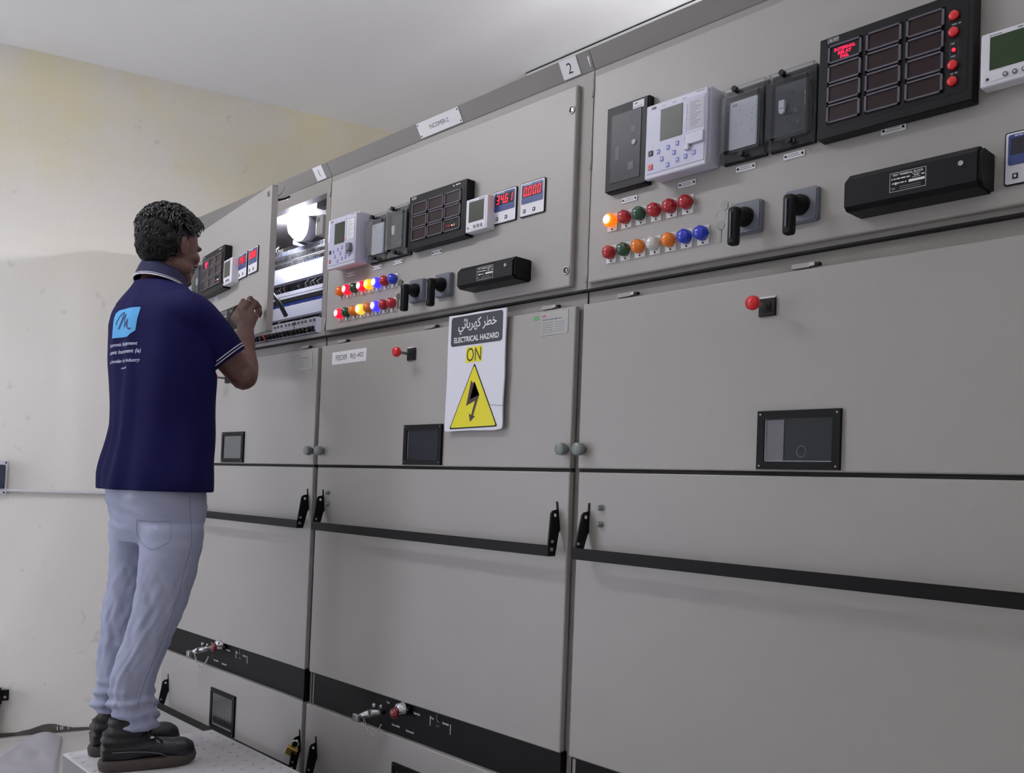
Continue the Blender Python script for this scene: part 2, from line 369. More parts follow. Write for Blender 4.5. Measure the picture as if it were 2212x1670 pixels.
def indicator(c, x, z, k, M):
    g = G(); g.box(x - .0148, x + .0148, -.0022, 0, z - .0215, z + .0205, CARD, M=M)
    g.cyl((x, -.0022, z - .0175), .0022, .0012, BLACKP, seg=10, M=M)
    g.scribble(x - .009, x + .009, z - .0085, .0012, -.0023, GREYP, M=M); g.scribble(x - .010, x + .009, z - .0115, .0012, -.0023, GREYP, M=M)
    p = obj('indicator_lamp', g, c)
    g = G(); g.lathe([(.0160, .0022), (.0166, .006), (.0168, .013), (.0155, .019), (.012, .0235), (.006, .0262), (0, .0270)], (x, 0, z - .001 + .0035), LENS[k], seg=8 if k in 'rgobw' else 24, M=M, smooth=k not in 'xx')
    names = {'r': 'unlit red lens', 'g': 'green lens', 'o': 'unlit orange lens', 'b': 'blue lens', 'w': 'white lens', 'R': 'lit red lens', 'Y': 'lit amber lens', 'B': 'lit blue lens', 'W': 'lit cream lens', 'A': 'lit orange lens'}
    obj('lens', g, p, label=names[k]); return p
def selector(c, x, z, M):
    g = G(); g.prism(rrect(x - .0355, x + .0355, z - .034, z + .034, .006), -.012, 0, GREYP, M=M, bev=0)
    g.prism(rrect(x - .033, x + .033, z - .0315, z + .0315, .006), -.015, -.012, GREYP, M=M)
    p = obj('selector_switch', g, c)
    g = G(); g.lathe([(.021, .015), (.020, .025), (.014, .036), (.0135, .050)], (x, 0, z), BLACKP, seg=24, M=M)
    g.box(x - .0105, x + .0105, -.066, -.044, z - .068, z + .011, BLACKP, bev=.006, seg=3, M=M)
    g.box(x - .0012, x + .0012, -.0695, -.067, z - .055, z + .0, CARD if False else GREYP, M=M)
    obj('handle', g, p, label='black pistol handle'); return p
SEG7 = {'0': 'abcdef', '1': 'bc', '2': 'abged', '3': 'abgcd', '4': 'fgbc', '5': 'afgcd', '6': 'afgedc', '7': 'abc', '8': 'abcdefg', '9': 'abcdfg'}
def digits(g, s, x, z, h, y, m, M, slant=.12, pitch=None):
    w_ = h * .5; t = h * .12; pitch = pitch or h * .74; xx = x
    def bar(x0, x1, z0, z1):
        q = [(x0 + (z0 - z) * slant, z0), (x1 + (z0 - z) * slant, z0), (x1 + (z1 - z) * slant, z1), (x0 + (z1 - z) * slant, z1)]
        g.prism(q, y - .0004, y, m, M=M)
    for ch in s:
        if ch == '.': bar(xx - pitch + w_ + t * .4, xx - pitch + w_ + t * 1.5, z - h / 2, z - h / 2 + t); continue
        for q in SEG7.get(ch, ''):
            if q == 'a': bar(xx + t * .6, xx + w_ - t * .6, z + h / 2 - t, z + h / 2)
            if q == 'g': bar(xx + t * .6, xx + w_ - t * .6, z - t / 2, z + t / 2)
            if q == 'd': bar(xx + t * .6, xx + w_ - t * .6, z - h / 2, z - h / 2 + t)
            if q == 'f': bar(xx, xx + t, z + t * .3, z + h / 2 - t * .3)
            if q == 'b': bar(xx + w_ - t, xx + w_, z + t * .3, z + h / 2 - t * .3)
            if q == 'e': bar(xx, xx + t, z - h / 2 + t * .3, z - t * .3)
            if q == 'c': bar(xx + w_ - t, xx + w_, z - h / 2 + t * .3, z - t * .3)
        xx += pitch
def digital_meter(c, x, z, value, M):        # flush 96 square panel meter
    g = G(); g.prism(rrect(x - .0460, x + .0460, z - .0455, z + .0455, .004), -.004, 0, BLACKP, M=M)
    g.prism(rrect(x - .0438, x + .0438, z - .0433, z + .0433, .003), -.0052, -.004, WHITEP, M=M)
    p = obj('digital_meter', g, c)
    g = G(); g.prism(rrect(x - .040, x + .040, z - .012, z + .040, .004), -.0060, -.0052, BLUEM, M=M)
    g.box(x - .036, x + .036, -.0062, -.006, z + .005, z + .034, mat('display_black', (22, 20, 40), .15), M=M); g.scribble(x - .03, x + .0, z + .0375, .0016, -.0061, WHITEP, M=M)
    obj('display', g, p)
    if value:
        g = G(); digits(g, value, x - .031, z + .0195, .0235, -.0064, LEDRED, M, pitch=.0172); obj('readout', g, p, label='glowing red digits ' + value)
    for dx in (-.028, .008):
        g = G(); g.box(x + dx - .0042, x + dx + .0042, -.0065, -.0052, z - .0355, z - .0265, BLACKP, M=M); g.box(x + dx - .002, x + dx + .002, -.0068, -.0065, z - .0335, z - .0285, WHITEP, M=M); obj('button', g, p)
    return p
def power_meter(c, x0, x1, z0, z1, M, scr):
    g = G(); g.box(x0, x1, -.030, 0, z0, z1, WHITEP, bev=.003, M=M); g.box(x0 + .006, x1 - .006, -.0315, -.029, z0 + .006, z1 - .006, WHITEP, bev=.0015, M=M)
    g.scribble(x0 + .015, x0 + .035, z1 - .007, .0018, -.0317, GREYP, M=M); g.scribble(x1 - .035, x1 - .01, z1 - .006, .0022, -.0317, GREYP, M=M)
    g.cyl((x0 + .013, -.0315, z0 + .011), .0026, .001, INK, M=M, seg=10)
    p = obj('power_meter', g, c)
    g = G(); w_ = x1 - x0; h_ = z1 - z0; g.box(x0 + w_ * .17, x1 - w_ * .15, -.0325, -.031, z0 + h_ * .28, z1 - h_ * .11, scr, M=M); obj('screen', g, p)
    for k in range(3):
        g = G(); g.cyl((x0 + w_ * (.44 + .155 * k), -.0315, z0 + h_ * .135), .0042, .0022, GREYP, M=M, seg=14); g.cyl((x0 + w_ * (.44 + .155 * k), -.0337, z0 + h_ * .135), .0018, .0004, WHITEP, M=M, seg=8); obj('button', g, p)
    return p
def protection_relay(c, x0, x1, z0, z1, M, big=True):
    d = .055; g = G()
    g.box(x0 + .004, x1 + .0, -d + .012, 0, z0 + .006, z1 + .006, LILAC, bev=.004, M=M)
    g.box(x0, x1, -d, -d + .014, z0, z1, LILAC, bev=.003, M=M)
    g.box(x0 + .006, x1 - .004, -d - .0015, -d + .001, z0 + .010, z1 - .014, LILAC2, bev=.001, M=M)
    W_, Hh = x1 - x0, z1 - z0; y = -d - .0017
    g.text('ABB', x0 + W_ * .13, z1 - .009, -d - .0004, INK, w=W_ * .085, M=M, bold=.02)
    for k in range(3): g.scribble(x0 + W_ * (.27 + .17 * k), x0 + W_ * (.33 + .17 * k), z1 - .0105, .0015, -d - .0003, GREYP, M=M)
    g.scribble(x1 - W_ * .17, x1 - W_ * .03, z1 - .005, .002, -d - .0003, GREYP, M=M)
    p = obj('protection_relay', g, c)
    g = G(); g.box(x0 + W_ * .26, x0 + W_ * .62, y - .001, y, z0 + Hh * .47, z0 + Hh * .885, LCD, M=M); obj('screen', g, p)
    g = G(); g.box(x0 + W_ * .72, x0 + W_ * .96, y - .0006, y, z0 + Hh * .50, z0 + Hh * .88, CARD if not big else mat('legend_card', (186, 186, 196), .5), M=M)
    for k in range(11): g.scribble(x0 + W_ * .75, x0 + W_ * (.84 + .08 * ((k * 7) % 3) / 2), z0 + Hh * (.53 + .031 * k), .0012, y - .0007, GREYP, M=M)
    obj('legend_card', g, p)
    g = G()
    for k in range(10): g.box(x0 + W_ * .675, x0 + W_ * .69, y - .001, y, z0 + Hh * (.49 + .038 * k), z0 + Hh * (.51 + .038 * k), WHITEP, M=M)
    if not big: g.cyl((x0 + W_ * .68, y, z0 + Hh * .52), .0018, .002, LEDRED, M=M, seg=8)
    obj('indicator_strip', g, p)
    KEYM = mat('key_blue', (120, 122, 196), .4)
    for fx, fz in ((.24, .33), (.40, .35), (.55, .37), (.69, .40), (.30, .22), (.50, .26), (.40, .12), (.56, .15), (.69, .165), (.82, .185)):
        g = G(); g.box(x0 + W_ * fx - .0042, x0 + W_ * fx + .0042, y - .0012, y, z0 + Hh * fz - .0052, z0 + Hh * fz + .0052, KEYM, bev=.0008, seg=1, M=M)
        g.box(x0 + W_ * fx - .0022, x0 + W_ * fx + .0018, y - .0015, y - .0012, z0 + Hh * fz - .001, z0 + Hh * fz + .0016, WHITEP, M=M); obj('key', g, p)
    g = G(); g.box(x0 + W_ * .075, x0 + W_ * .145, y - .0014, y, z0 + Hh * .30, z0 + Hh * .37, BLACKP, M=M); g.box(x0 + W_ * .105, x0 + W_ * .115, y - .0017, y - .0014, z0 + Hh * .315, z0 + Hh * .355, WHITEP, M=M); obj('close_button', g, p, label='black button marked I')
    g = G(); g.box(x0 + W_ * .075, x0 + W_ * .145, y - .0014, y, z0 + Hh * .115, z0 + Hh * .185, RED, M=M)
    g.tube([(x0 + W_ * .11 + .0032 * math.cos(t), y - .0016, z0 + Hh * .15 + .0036 * math.sin(t)) for t in [R(k * 30) for k in range(12)]], .0006, WHITEP, seg=5, closed=True, M=M); obj('open_button', g, p, label='red button marked O')
    g = G(); g.box(x0 + W_ * .69, x0 + W_ * .98, y - .006, y, z0 + Hh * .30, z0 + Hh * .44, LILAC, bev=.0015, M=M) if big else g.box(x0 + W_ * .80, x0 + W_ * .93, y - .014, y, z0 + Hh * .24, z0 + Hh * .40, GREYP, bev=.003, M=M)
    g.box(x0 + W_ * .69, x0 + W_ * .76, y - .008, y, z0 + Hh * .235, z0 + Hh * .31, LILAC, bev=.001, M=M); obj('port_cover', g, p); return p
def cover_relay(c, x0, x1, z0, z1, M, card):      # square relay under a clear screwed cover
    g = G(); g.box(x0, x1, -.008, 0, z0, z1, BLACKS, bev=.002, M=M); w_ = x1 - x0; h_ = z1 - z0
    g.box(x0 + w_ * .14, x1 - w_ * .14, -.016, -.006, z0 + h_ * .13, z1 - h_ * .17, mat('relay_inner', (42, 46, 50), .5), M=M)
    p = obj('auxiliary_relay', g, c)
    if card:
        g = G(); g.prism(rrect(x0 + w_ * .17, x1 - w_ * .18, z0 + h_ * .17, z1 - h_ * .19, .004), -.0172, -.016, mat('relay_card', (206, 208, 214), .5), M=M)
        rr = random.Random(5)
        for k in range(26):
            a = rr.uniform(x0 + w_ * .3, x1 - w_ * .3); zz = rr.uniform(z0 + h_ * .28, z1 - h_ * .3); s = rr.uniform(.0006, .0022); g.box(a, a + s, -.0174, -.0172, zz, zz + s * .8, GREYP, M=M)
        g.text('ABB', x0 + w_ * .28, z1 - h_ * .24, -.0175, INK, w=w_ * .12, M=M); obj('rating_card', g, p)
    else:
        g = G(); g.box(x0 + w_ * .25, x0 + w_ * .38, -.024, -.016, z0 + h_ * .5, z0 + h_ * .62, WHITEP, bev=.001, M=M); g.cyl((x0 + w_ * .32, -.016, z0 + h_ * .48), .006, .008, WHITEP, M=M, seg=12)
        rr = random.Random(9)
        for k in range(16):
            a = rr.uniform(x0 + w_ * .3, x1 - w_ * .3); zz = rr.uniform(z0 + h_ * .25, z0 + h_ * .72); s = rr.uniform(.001, .006); g.box(a, a + s, -.0185, -.016, zz, zz + .0012, GREYK, M=M)
        obj('armature', g, p)
    g = G()
    for (a0, a1, b0, b1) in ((0, 1, 0, .12), (0, 1, .88, 1), (0, .09, .12, .88), (.91, 1, .12, .88)):
        g.box(x0 + w_ * a0, x0 + w_ * a1, -.030 + (.008 if b1 - b0 < .2 else 0), -.027 + (.008 if b1 - b0 < .2 else 0), z0 + h_ * b0, z0 + h_ * b1, CLEAR, M=M)
    g.box(x0 + w_ * .09, x0 + w_ * .91, -.0365, -.0345, z0 + h_ * .13, z0 + h_ * .85, CLEAR, bev=.001, M=M)
    g.box(x0 + w_ * .09, x0 + w_ * .105, -.0345, -.010, z0 + h_ * .13, z0 + h_ * .85, CLEAR, M=M); g.box(x1 - w_ * .105, x1 - w_ * .09, -.0345, -.010, z0 + h_ * .13, z0 + h_ * .85, CLEAR, M=M)
    g.box(x0, x0 + .002, -.022, -.008, z0, z1, CLEAR, M=M); g.box(x1 - .002, x1, -.022, -.008, z0, z1, CLEAR, M=M); obj('clear_cover', g, p)
    for fx, fz in ((.36, .94), (.56, .055)):
        g = G(); g.cyl((x0 + w_ * fx, -.022, z0 + h_ * fz), .006, .014, BLACKP, M=M, seg=14); g.cyl((x0 + w_ * fx + .003, -.020, z0 + h_ * fz), .0035, .006, CHROME, M=M, seg=10); obj('thumb_screw', g, p)
    return p
def annunciator(c, x0, x1, z0, z1, M, cols, rows, wx, wz, ww, wh, dx, dz, lit, style):
    g = G(); g.box(x0, x1, -.030, 0, z0, z1, BLACKS if style == 'b' else BLACKP, bev=.002, M=M); y = -.030
    g.box(x0 + .012, x1 - .010, y - .0004, y + .001, z0 + .018, z1 - .016, BLACKP, M=M)
    cx = x0 + (.028 if style == 'c' else .022); g.box(cx - .011, cx + .011, y - .0006, y, z1 - .0115, z1 - .0040, WHITEP, M=M); g.box(cx - .0103, cx + .0103, y - .0008, y - .0005, z1 - .0109, z1 - .0046, BLACKP, M=M)
    g.text('ALAN', cx, z1 - .0077, y - .001, WHITEP, w=.0175, h=.0045, M=M, shear=.3, bold=.02)
    if style == 'b':
        g.box(x1 - .060, x1 - .055, y - .0006, y, z1 - .011, z1 - .007, WHITEP, M=M); g.scribble(x1 - .048, x1 - .028, z1 - .0085, .003, y - .0006, WHITEP, M=M)
    p = obj('annunciator', g, c)
    for r in range(rows):
        for q in range(cols):
            X = wx + dx * q; Z = wz - dz * r; last = style == 'b' and r == rows - 1 and q == cols - 1; f = .004
            g = G()
            g.box(X, X + ww, y - .004, y, Z - wh, Z - wh + f * .8, WINGREY, M=M); g.box(X, X + ww, y - .004, y, Z - f * .8, Z, WINGREY, M=M)
            g.box(X, X + f, y - .004, y, Z - wh, Z, WINGREY, M=M); g.box(X + ww - f, X + ww, y - .004, y, Z - wh, Z, WINGREY, M=M)
            g.box(X + f, X + ww - f, y - .0018, y, Z - wh + f * .8, Z - f * .8, BLACKP if (last or (lit and r == 0 and q == 0)) else WINRED, M=M)
            if last:
                for k, cc in enumerate(('r', 'r', 'R', 'Y', 'g')): g.cyl((X + .016 + .0105 * k, y - .0018, Z - wh * .58), .0034 if cc != 'R' else .0014, .0015, LENS[cc] if cc not in 'Y' else LENS['o'], M=M, seg=10)
            wo = obj('alarm_window', g, p, label='dark red alarm window' if not last else 'window with small push buttons')
            if lit and r == 0 and q == 0:
                wo['label'] = 'alarm window with glowing red text'
                g = G(); s = ww / .066
                if lit == 'text':
                    g.text('INTERNAL', X + ww * .50, Z - wh * .30, y - .0021, LEDPINK, w=.042 * s, h=.0062, M=M, bold=.03); g.text('RELAY', X + ww * .50, Z - wh * .53, y - .0021, LEDPINK, w=.027 * s, h=.0062, M=M, bold=.03); g.text('FAIL', X + ww * .50, Z - wh * .76, y - .0021, LEDPINK, w=.017 * s, h=.0062, M=M, bold=.03)
                else:
                    g.box(X + ww * .3, X + ww * .75, y - .0022, y - .0018, Z - wh * .45, Z - wh * .2, LEDPINK, M=M); g.box(X + ww * .42, X + ww * .66, y - .0022, y - .0018, Z - wh * .8, Z - wh * .45, LEDPINK, M=M)
                for m_ in list(g.mats): pass
                txt = g; wo2 = obj('lit_text', txt, p)
    if style == 'c':
        for z in (2.1015, 2.0725, 2.0140, 1.9855):
            g = G(); g.lathe([(.0085, 0), (.0085, .005), (.007, .0065), (0, .0068)], (3.276, y, z), RED, M=M, seg=20); obj('push_button', g, p, label='round red push button')
        g = G(); g.box(3.270, 3.284, y - .0005, y, 2.026, 2.057, GREYP, M=M); g.box(3.2705, 3.2835, y - .0007, y - .0004, 2.0265, 2.0565, BLACKP, M=M)
        g.scribble(3.272, 3.283, 2.0525, .003, y - .0009, GREYK, M=M); g.scribble(3.272, 3.283, 2.030, .003, y - .0009, GREYK, M=M); g.cyl((3.277, y, 2.041), .0032, .003, LEDRED, M=M, seg=12)
        for z in (2.0865, 1.9995): g.scribble(3.272, 3.288, z, .003, y - .0006, GREYK, M=M)
        obj('status_led', g, p, label='small glowing red indicator with two printed marks')
    return p
def terminal_cover(c, x0, x1, z0, z1, M, blank=False):
    d = .062; g = G()
    pts = [(0, z1), (0, z0 - .0), (-d + .010, z0), (-d, z0 + .008), (-d, z1 - .012), (-d + .012, z1)]
    g.prism_x([(y, z) for y, z in pts], x0 + .006, x1 - .006, BLACKS, M=M)
    g.prism_x([(y * .93, z0 + (z1 - z0) * .5 + (z - (z0 + z1) / 2) * .90) for y, z in pts], x0, x0 + .006, BLACKS, M=M)
    g.prism_x([(y * .93, z0 + (z1 - z0) * .5 + (z - (z0 + z1) / 2) * .90) for y, z in pts], x1 - .006, x1, BLACKS, M=M)
    p = obj('test_terminal_cover', g, c, label='long black cover with white printed plate')
    lx = x0 + .088; lz = (z0 + z1) / 2 + .0; y = -d - .0004; w_, h_ = .064, .034; g = G()
    for a in ((lx, lx + w_, lz + h_ / 2 - .0006, lz + h_ / 2), (lx, lx + w_, lz - h_ / 2, lz - h_ / 2 + .0006), (lx, lx + .0006, lz - h_ / 2, lz + h_ / 2), (lx + w_ - .0006, lx + w_, lz - h_ / 2, lz + h_ / 2)):
        g.box(a[0], a[1], y, y + .0004, a[2], a[3], CARD, M=M)
    g.text('TEST TERMINAL BLOCK', lx + w_ / 2, lz + .0125, y, CARD, w=w_ * .86, h=.0036, M=M, bold=.02)
    g.scribble(lx + .003, lx + .038, lz + .0055, .0022, y, CARD, M=M); g.scribble(lx + .056, lx + .063, lz + .0055, .002, y, CARD, M=M)
    g.box(lx + .040, lx + .054, y, y + .0003, lz + .0025, lz + .0031, CARD, M=M); g.box(lx + .040, lx + .054, y, y + .0003, lz + .0085, lz + .0091, CARD, M=M); g.scribble(lx + .043, lx + .052, lz + .0058, .0015, y, CARD, M=M)
    g.box(lx + .034, lx + w_ - .002, y, y + .0003, lz - .0045, lz - .0002, CARD, M=M); g.scribble(lx + .004, lx + .030, lz - .0025, .002, y, CARD, M=M)
    g.cyl((lx + .011, y + .0003, lz - .0028), .0024, .0004, CARD, M=M, seg=10)
    for k in range(2): g.scribble(lx + .018, lx + .055, lz - .0095 - .0035 * k, .0012, y, GREYK, M=M)
    g.scribble(lx + .003, lx + .013, lz - .0115, .0024, y, GREYK, M=M); obj('printed_plate', g, p)
    g = G(); g.cyl((x1 - .032, -d + .001, (z0 + z1) / 2 + .008), .0045, .003, STEEL, M=M, seg=12); obj('screw', g, p)
    g = G(); g.cyl((x0 + .001, -.030, z0 + .03), .003, .006, STEEL, axis=(-1, 0, 0), M=M, seg=10); obj('screw', g, p)
    return p
def round_lock(c, x, z, M):
    g = G(); g.lathe([(.0105, 0), (.0105, .003), (.0078, .0036), (.0078, .0012)], (x, 0, z), STEEL, M=M, seg=18, cap=False); g.cyl((x, 0, z), .0078, .0012, INK, M=M); g.box(x - .001, x + .0045, -.0028, -.001, z - .0045, z + .0045, STEEL, M=M)
    return obj('door_lock', g, c)
def knob(c, x, z):
    g = G(); g.lathe([(.010, 0), (.010, .008), (.0155, .010), (.0155, .026), (.014, .028), (0, .028)], (x, 0, z), GREYK, seg=24); return obj('grey_turn_knob', g, c)
def viewport(c, x0, x1, z0, z1, kind=0):
    g = G(); b_ = .016
    for a in ((x0, x1, z0, z0 + b_), (x0, x1, z1 - b_, z1), (x0, x0 + b_, z0 + b_, z1 - b_), (x1 - b_, x1, z0 + b_, z1 - b_)): g.box(a[0], a[1], -.008, .0, a[2], a[3], BLACK)
    for x in (x0 + .007, x1 - .007):
        for z in (z0 + .007, z1 - .007): g.cyl((x, -.008, z), .0018, .0012, STEEL, seg=8)
    p = obj('viewing_window', g, c)
    g = G(); g.box(x0 + b_, x1 - b_, -.0055, -.0045, z0 + b_, z1 - b_, CLEAR); obj('pane', g, p)
    g = G(); g.box(x0 + b_ + .001, x1 - b_ - .001, -.0012, -.0002, z0 + b_ + .001, z1 - b_ - .001, mat('window_inside_%d' % kind, ((38, 38, 48), (84, 86, 84), (28, 34, 42), (26, 26, 28))[kind], .6))
    if kind == 2:
        g.box(x0 + b_ + .002, x0 + b_ + .042, -.0028, -.0012, z0 + b_ + .002, z1 - b_ - .002, mat('inner_panel', (150, 142, 146), .5))
        cx, cz = x0 + .097, z0 + .036; g.tube([(cx + .010 * math.cos(R(k * 20)), -.0018, cz + .011 * math.sin(R(k * 20))) for k in range(18)], .0006, STEEL, seg=5, closed=True)
    if kind == 3:
        rr = random.Random(4)
        for k in range(7): a = x0 + .03 + .02 * k; g.box(a, a + .008, -.0025, -.0012, z0 + .03, z0 + rr.uniform(.06, .11), mat('inner_busbar', (66, 60, 60), .5))
    g.box(x0 + b_, x0 + b_ + .002, -.0042, -.0002, z0 + b_, z1 - b_, WHITEP); 
    if kind in (2, 3): g.box(x0 + b_, x1 - b_, -.0042, -.0002, z0 + b_, z0 + b_ + .0018, WHITEP)
    obj('interior', g, p); return p
def lever_bar(c, x0, x1, zt, left=True, right=True, lean=-.022):
    g = G(); g.box(x0 - .004, x1 + .004, -.052, -.047, zt - .122, zt - .095, BLACK, bev=.0008, seg=1); p = obj('lever_bar', g, c, label='long black flat steel bar across the door')
    for x, on in ((x0, left), (x1, right)):
        if not on: continue
        K = Matrix.Identity(4); ln_ = 0 if x > 2.4 else lean; K[0][2] = ln_ / .134; K[0][3] = -ln_ / .134 * (zt - .122)
        g = G(); g.prism_x([(0, zt + .012), (-.002, zt + .012), (-.003, zt - .008), (-.019, zt - .011), (-.026, zt - .018), (-.052, zt - .122), (-.026, zt - .122), (-.005, zt - .064), (0, zt - .058)], x - .0025, x + .0025, BLACK, M=K)
        g.cyl((x - .003, -.014, zt - .022), .0045, .006, WHITEP, axis=(1, 0, 0), seg=12, M=K); g.cyl((x + .0025, -.041, zt - .105), .005, .003, STEEL, axis=(1, 0, 0), seg=10); g.cyl((x + .0025, -.038, zt - .086), .004, .002, STEEL, axis=(1, 0, 0), seg=10)
        obj('bar_arm', g, p)
    return p
def door_slab(x0, x1, z0, z1, m=None, y1=.018, fold=.004):
    g = G(); g.box(x0, x1, 0, y1, z0, z1, m or PAINT, bev=.0035, seg=3); return g
def red_handle(c, x, z):
    g = G(); g.box(x - .0195, x + .0195, -.006, 0, z - .0185, z + .0185, BLACKP, bev=.002); g.box(x - .018, x + .018, -.0035, 0, z + .0185, z + .0225, CHROME); g.box(x - .008, x + .008, -.0075, -.005, z - .010, z + .010, DARK); p = obj('trip_handle', g, c)
    g = G(); g.cyl((x, -.006, z), .0045, .045, mat('handle_stem', (120, 122, 118), .3, .6), seg=14); obj('stem', g, p)
    g = G(); g.lathe([(.006, .048), (.0125, .050), (.0145, .054), (.0145, .062), (.0125, .066), (0, .067)], (x, 0, z), RED, seg=24); obj('knob', g, p, label='round red knob'); return p
def hinge_clip(c, x, z):
    g = G(); g.box(x, x + .040, .004, .014, z - .004, z + .006, PAINT, bev=.001); g.box(x + .040, x + .052, .002, .012, z - .003, z + .005, STEEL, bev=.001); g.box(x + .054, x + .062, .002, .012, z - .003, z + .003, BLACKP); return obj('latch_clip', g, c)
def fascia(c, i):
    x0, x1 = XB[i] + .001, XB[i + 1] - .001; g = G()
    g.prism_x([(FY, 2.297), (FY + .004, 2.293), (.40, 2.293), (.40, 2.374), (.05, 2.374), (.04, 2.340), (FY - .025, 2.338)], x0, x1, FASCIA); return obj('top_fascia', g, c)
# tilted frame on the fascia: local x along row, z up the slope
def fmat(x, t=.5):
    a = math.atan2(.025, .041); c0 = Vector((x, FY - .025 * t - .0012, 2.297 + .041 * t))
    return Matrix.Translation(c0) @ Matrix.Rotation(a, 4, 'X')
def plate_text(c, x, wd, ht, s, name, tw, screws=False, t=.5, lab=None):
    M = fmat(x, t); g = G(); g.box(-wd / 2, wd / 2, -.0015, .0008, -ht / 2, ht / 2, CARD, M=M); g.text(s, 0, 0, -.0017, INK, w=tw, M=M) if tw else g.text(s, 0, 0, -.0017, INK, h=ht * .5, M=M)
    if screws:
        for sx in (-1, 1):
            for sz in (-1, 1): g.cyl((sx * (wd / 2 - .006), -.0015, sz * (ht / 2 - .006)), .0022, .001, BLACKP, seg=8, M=M)
    return obj(name, g, c, label=lab)

CAB = []
LBL = ['grey switchgear cabinet at the far end with its instrument door swung open',
       'grey switchgear cabinet in the middle carrying the electrical hazard sign',
       'grey switchgear cabinet nearest the camera, cut off by the right picture edge']
for i in range(3): CAB.append(thing('switchgear_cabinet', LBL[i], 'cabinet', ((XB[i] + XB[i + 1]) / 2, .7, 0), 'switchgear cabinets in the row'))
TOPZ = 2.30
for i, c in enumerate(CAB):
    x0, x1 = XB[i], XB[i + 1]; g = G()
    zt = 1.742                     # lower body
    g.box(x0 + .0015, x1 - .0015, .022, 1.28, .0, zt, PAINT_D)
    g.box(x0 + .0015, x1 - .0015, .005, .022, 1.7395, zt + .002, DARK)
    if i: 
        g.box(x0 + .0015, x1 - .0015, FY, 1.28, zt + .001, 2.293, PAINT_D)
        g.box(x0, x0 + .0015, FY + .004, .3, 0, 2.29, DARK)
    else:  # open compartment: stiles, rails and lining
        g.box(x0, x0 + .065, FY, .5, zt, 2.293, PAINT_D); g.box(x1 - .030, x1 - .0015, FY, .06, zt, 2.293, PAINT_D)
        g.box(x0 + .065, x1 - .030, FY, .05, 2.245, 2.293, PAINT_D); g.box(x0 + .065, x1 - .030, FY, .05, zt, 1.758, PAINT_D)
        g.box(x0 + .065, x1 - .0015, .05, .5, zt, 1.750, WHITEP); g.box(x0 + .065, x1 - .0015, .05, .5, 2.362, 2.37, WHITEP)
        g.box(x1 - .0035, x1 - .0015, .06, .5, zt, 2.37, WHITEP); g.box(x0 + .065, x1 - .0015, .49, .5, zt, 2.37, WHITEP); g.box(x0 + .065, x1 - .0015, .05, .06, 2.29, 2.37, PAINT_D)
        g.box(x0, x1, .5, 1.28, zt, 2.37, PAINT_D)
    obj('cabinet_frame', g, c); fascia(c, i)
    # circuit breaker compartment door
    L = (-.006, 1.190, 2.394)[i]; Rr = (1.165, 2.368, 3.572)[i]
    d = obj('breaker_door', door_slab(L, Rr, 1.302, 1.706), c)
    g = G(); g.box(L, Rr, .006, .02, 1.2945, 1.3015, DARK)
    obj('door_seam', g, c)
    obj('cable_door', door_slab(L + .004, Rr, .602, 1.2935), c)
    g = G(); g.box(x0 + .016, x1 - .018, .018, .024, .494, .604, BLACK); g.box(x1 - .022, x1 - .018, .0, .03, .494, .603, BLACK); g.box(x0 + .016, x1 - .018, .004, .02, .599, .605, DARK); s = obj('interlock_strip', g, c)  # dark bar along the top paints the shadow line below the door
    obj('truck_door', door_slab(L - .004, Rr - .004, .06, .4935), c)
    g = G(); g.box(x0, x1, .03, 1.2, .0, .058, BLACK); obj('plinth', g, c)
    bx = ((.065, 1.158), (1.258, 2.351), (2.437, 3.53))[i]
    lever_bar(c, bx[0], bx[1], 1.207); lever_bar(c, bx[0] + .02, bx[1] + .015, .385)
    if i:
        for z in (1.209, 1.170):
            g = G(); g.lathe([(.008, 0), (.008, .004), (.0062, .010), (.0045, .013), (0, .0135)], ((None, 1.271, 2.476)[i], 0, z), GREYK, seg=6, smooth=False); obj('bolt', g, c)
    red_handle(c, (.500, 1.703, 2.908)[i], 1.638)
    w0 = (.482, 1.686, 2.896)[i]; viewport(c, w0, w0 + .180, 1.306, 1.4245, (1, 0, 2)[i])
    w0 = (.482, 1.693, 2.9)[i]; viewport(c, w0, w0 + .202, .265, .419, 3)
    for x in ([1.156], [1.226, 2.353], [2.411])[i]: knob(c, x, 1.349)
    for x in ([.09, .58, 1.045], [1.282, 1.752, 2.244], [2.498, 2.955])[i]: hinge_clip(c, x, 1.7135)
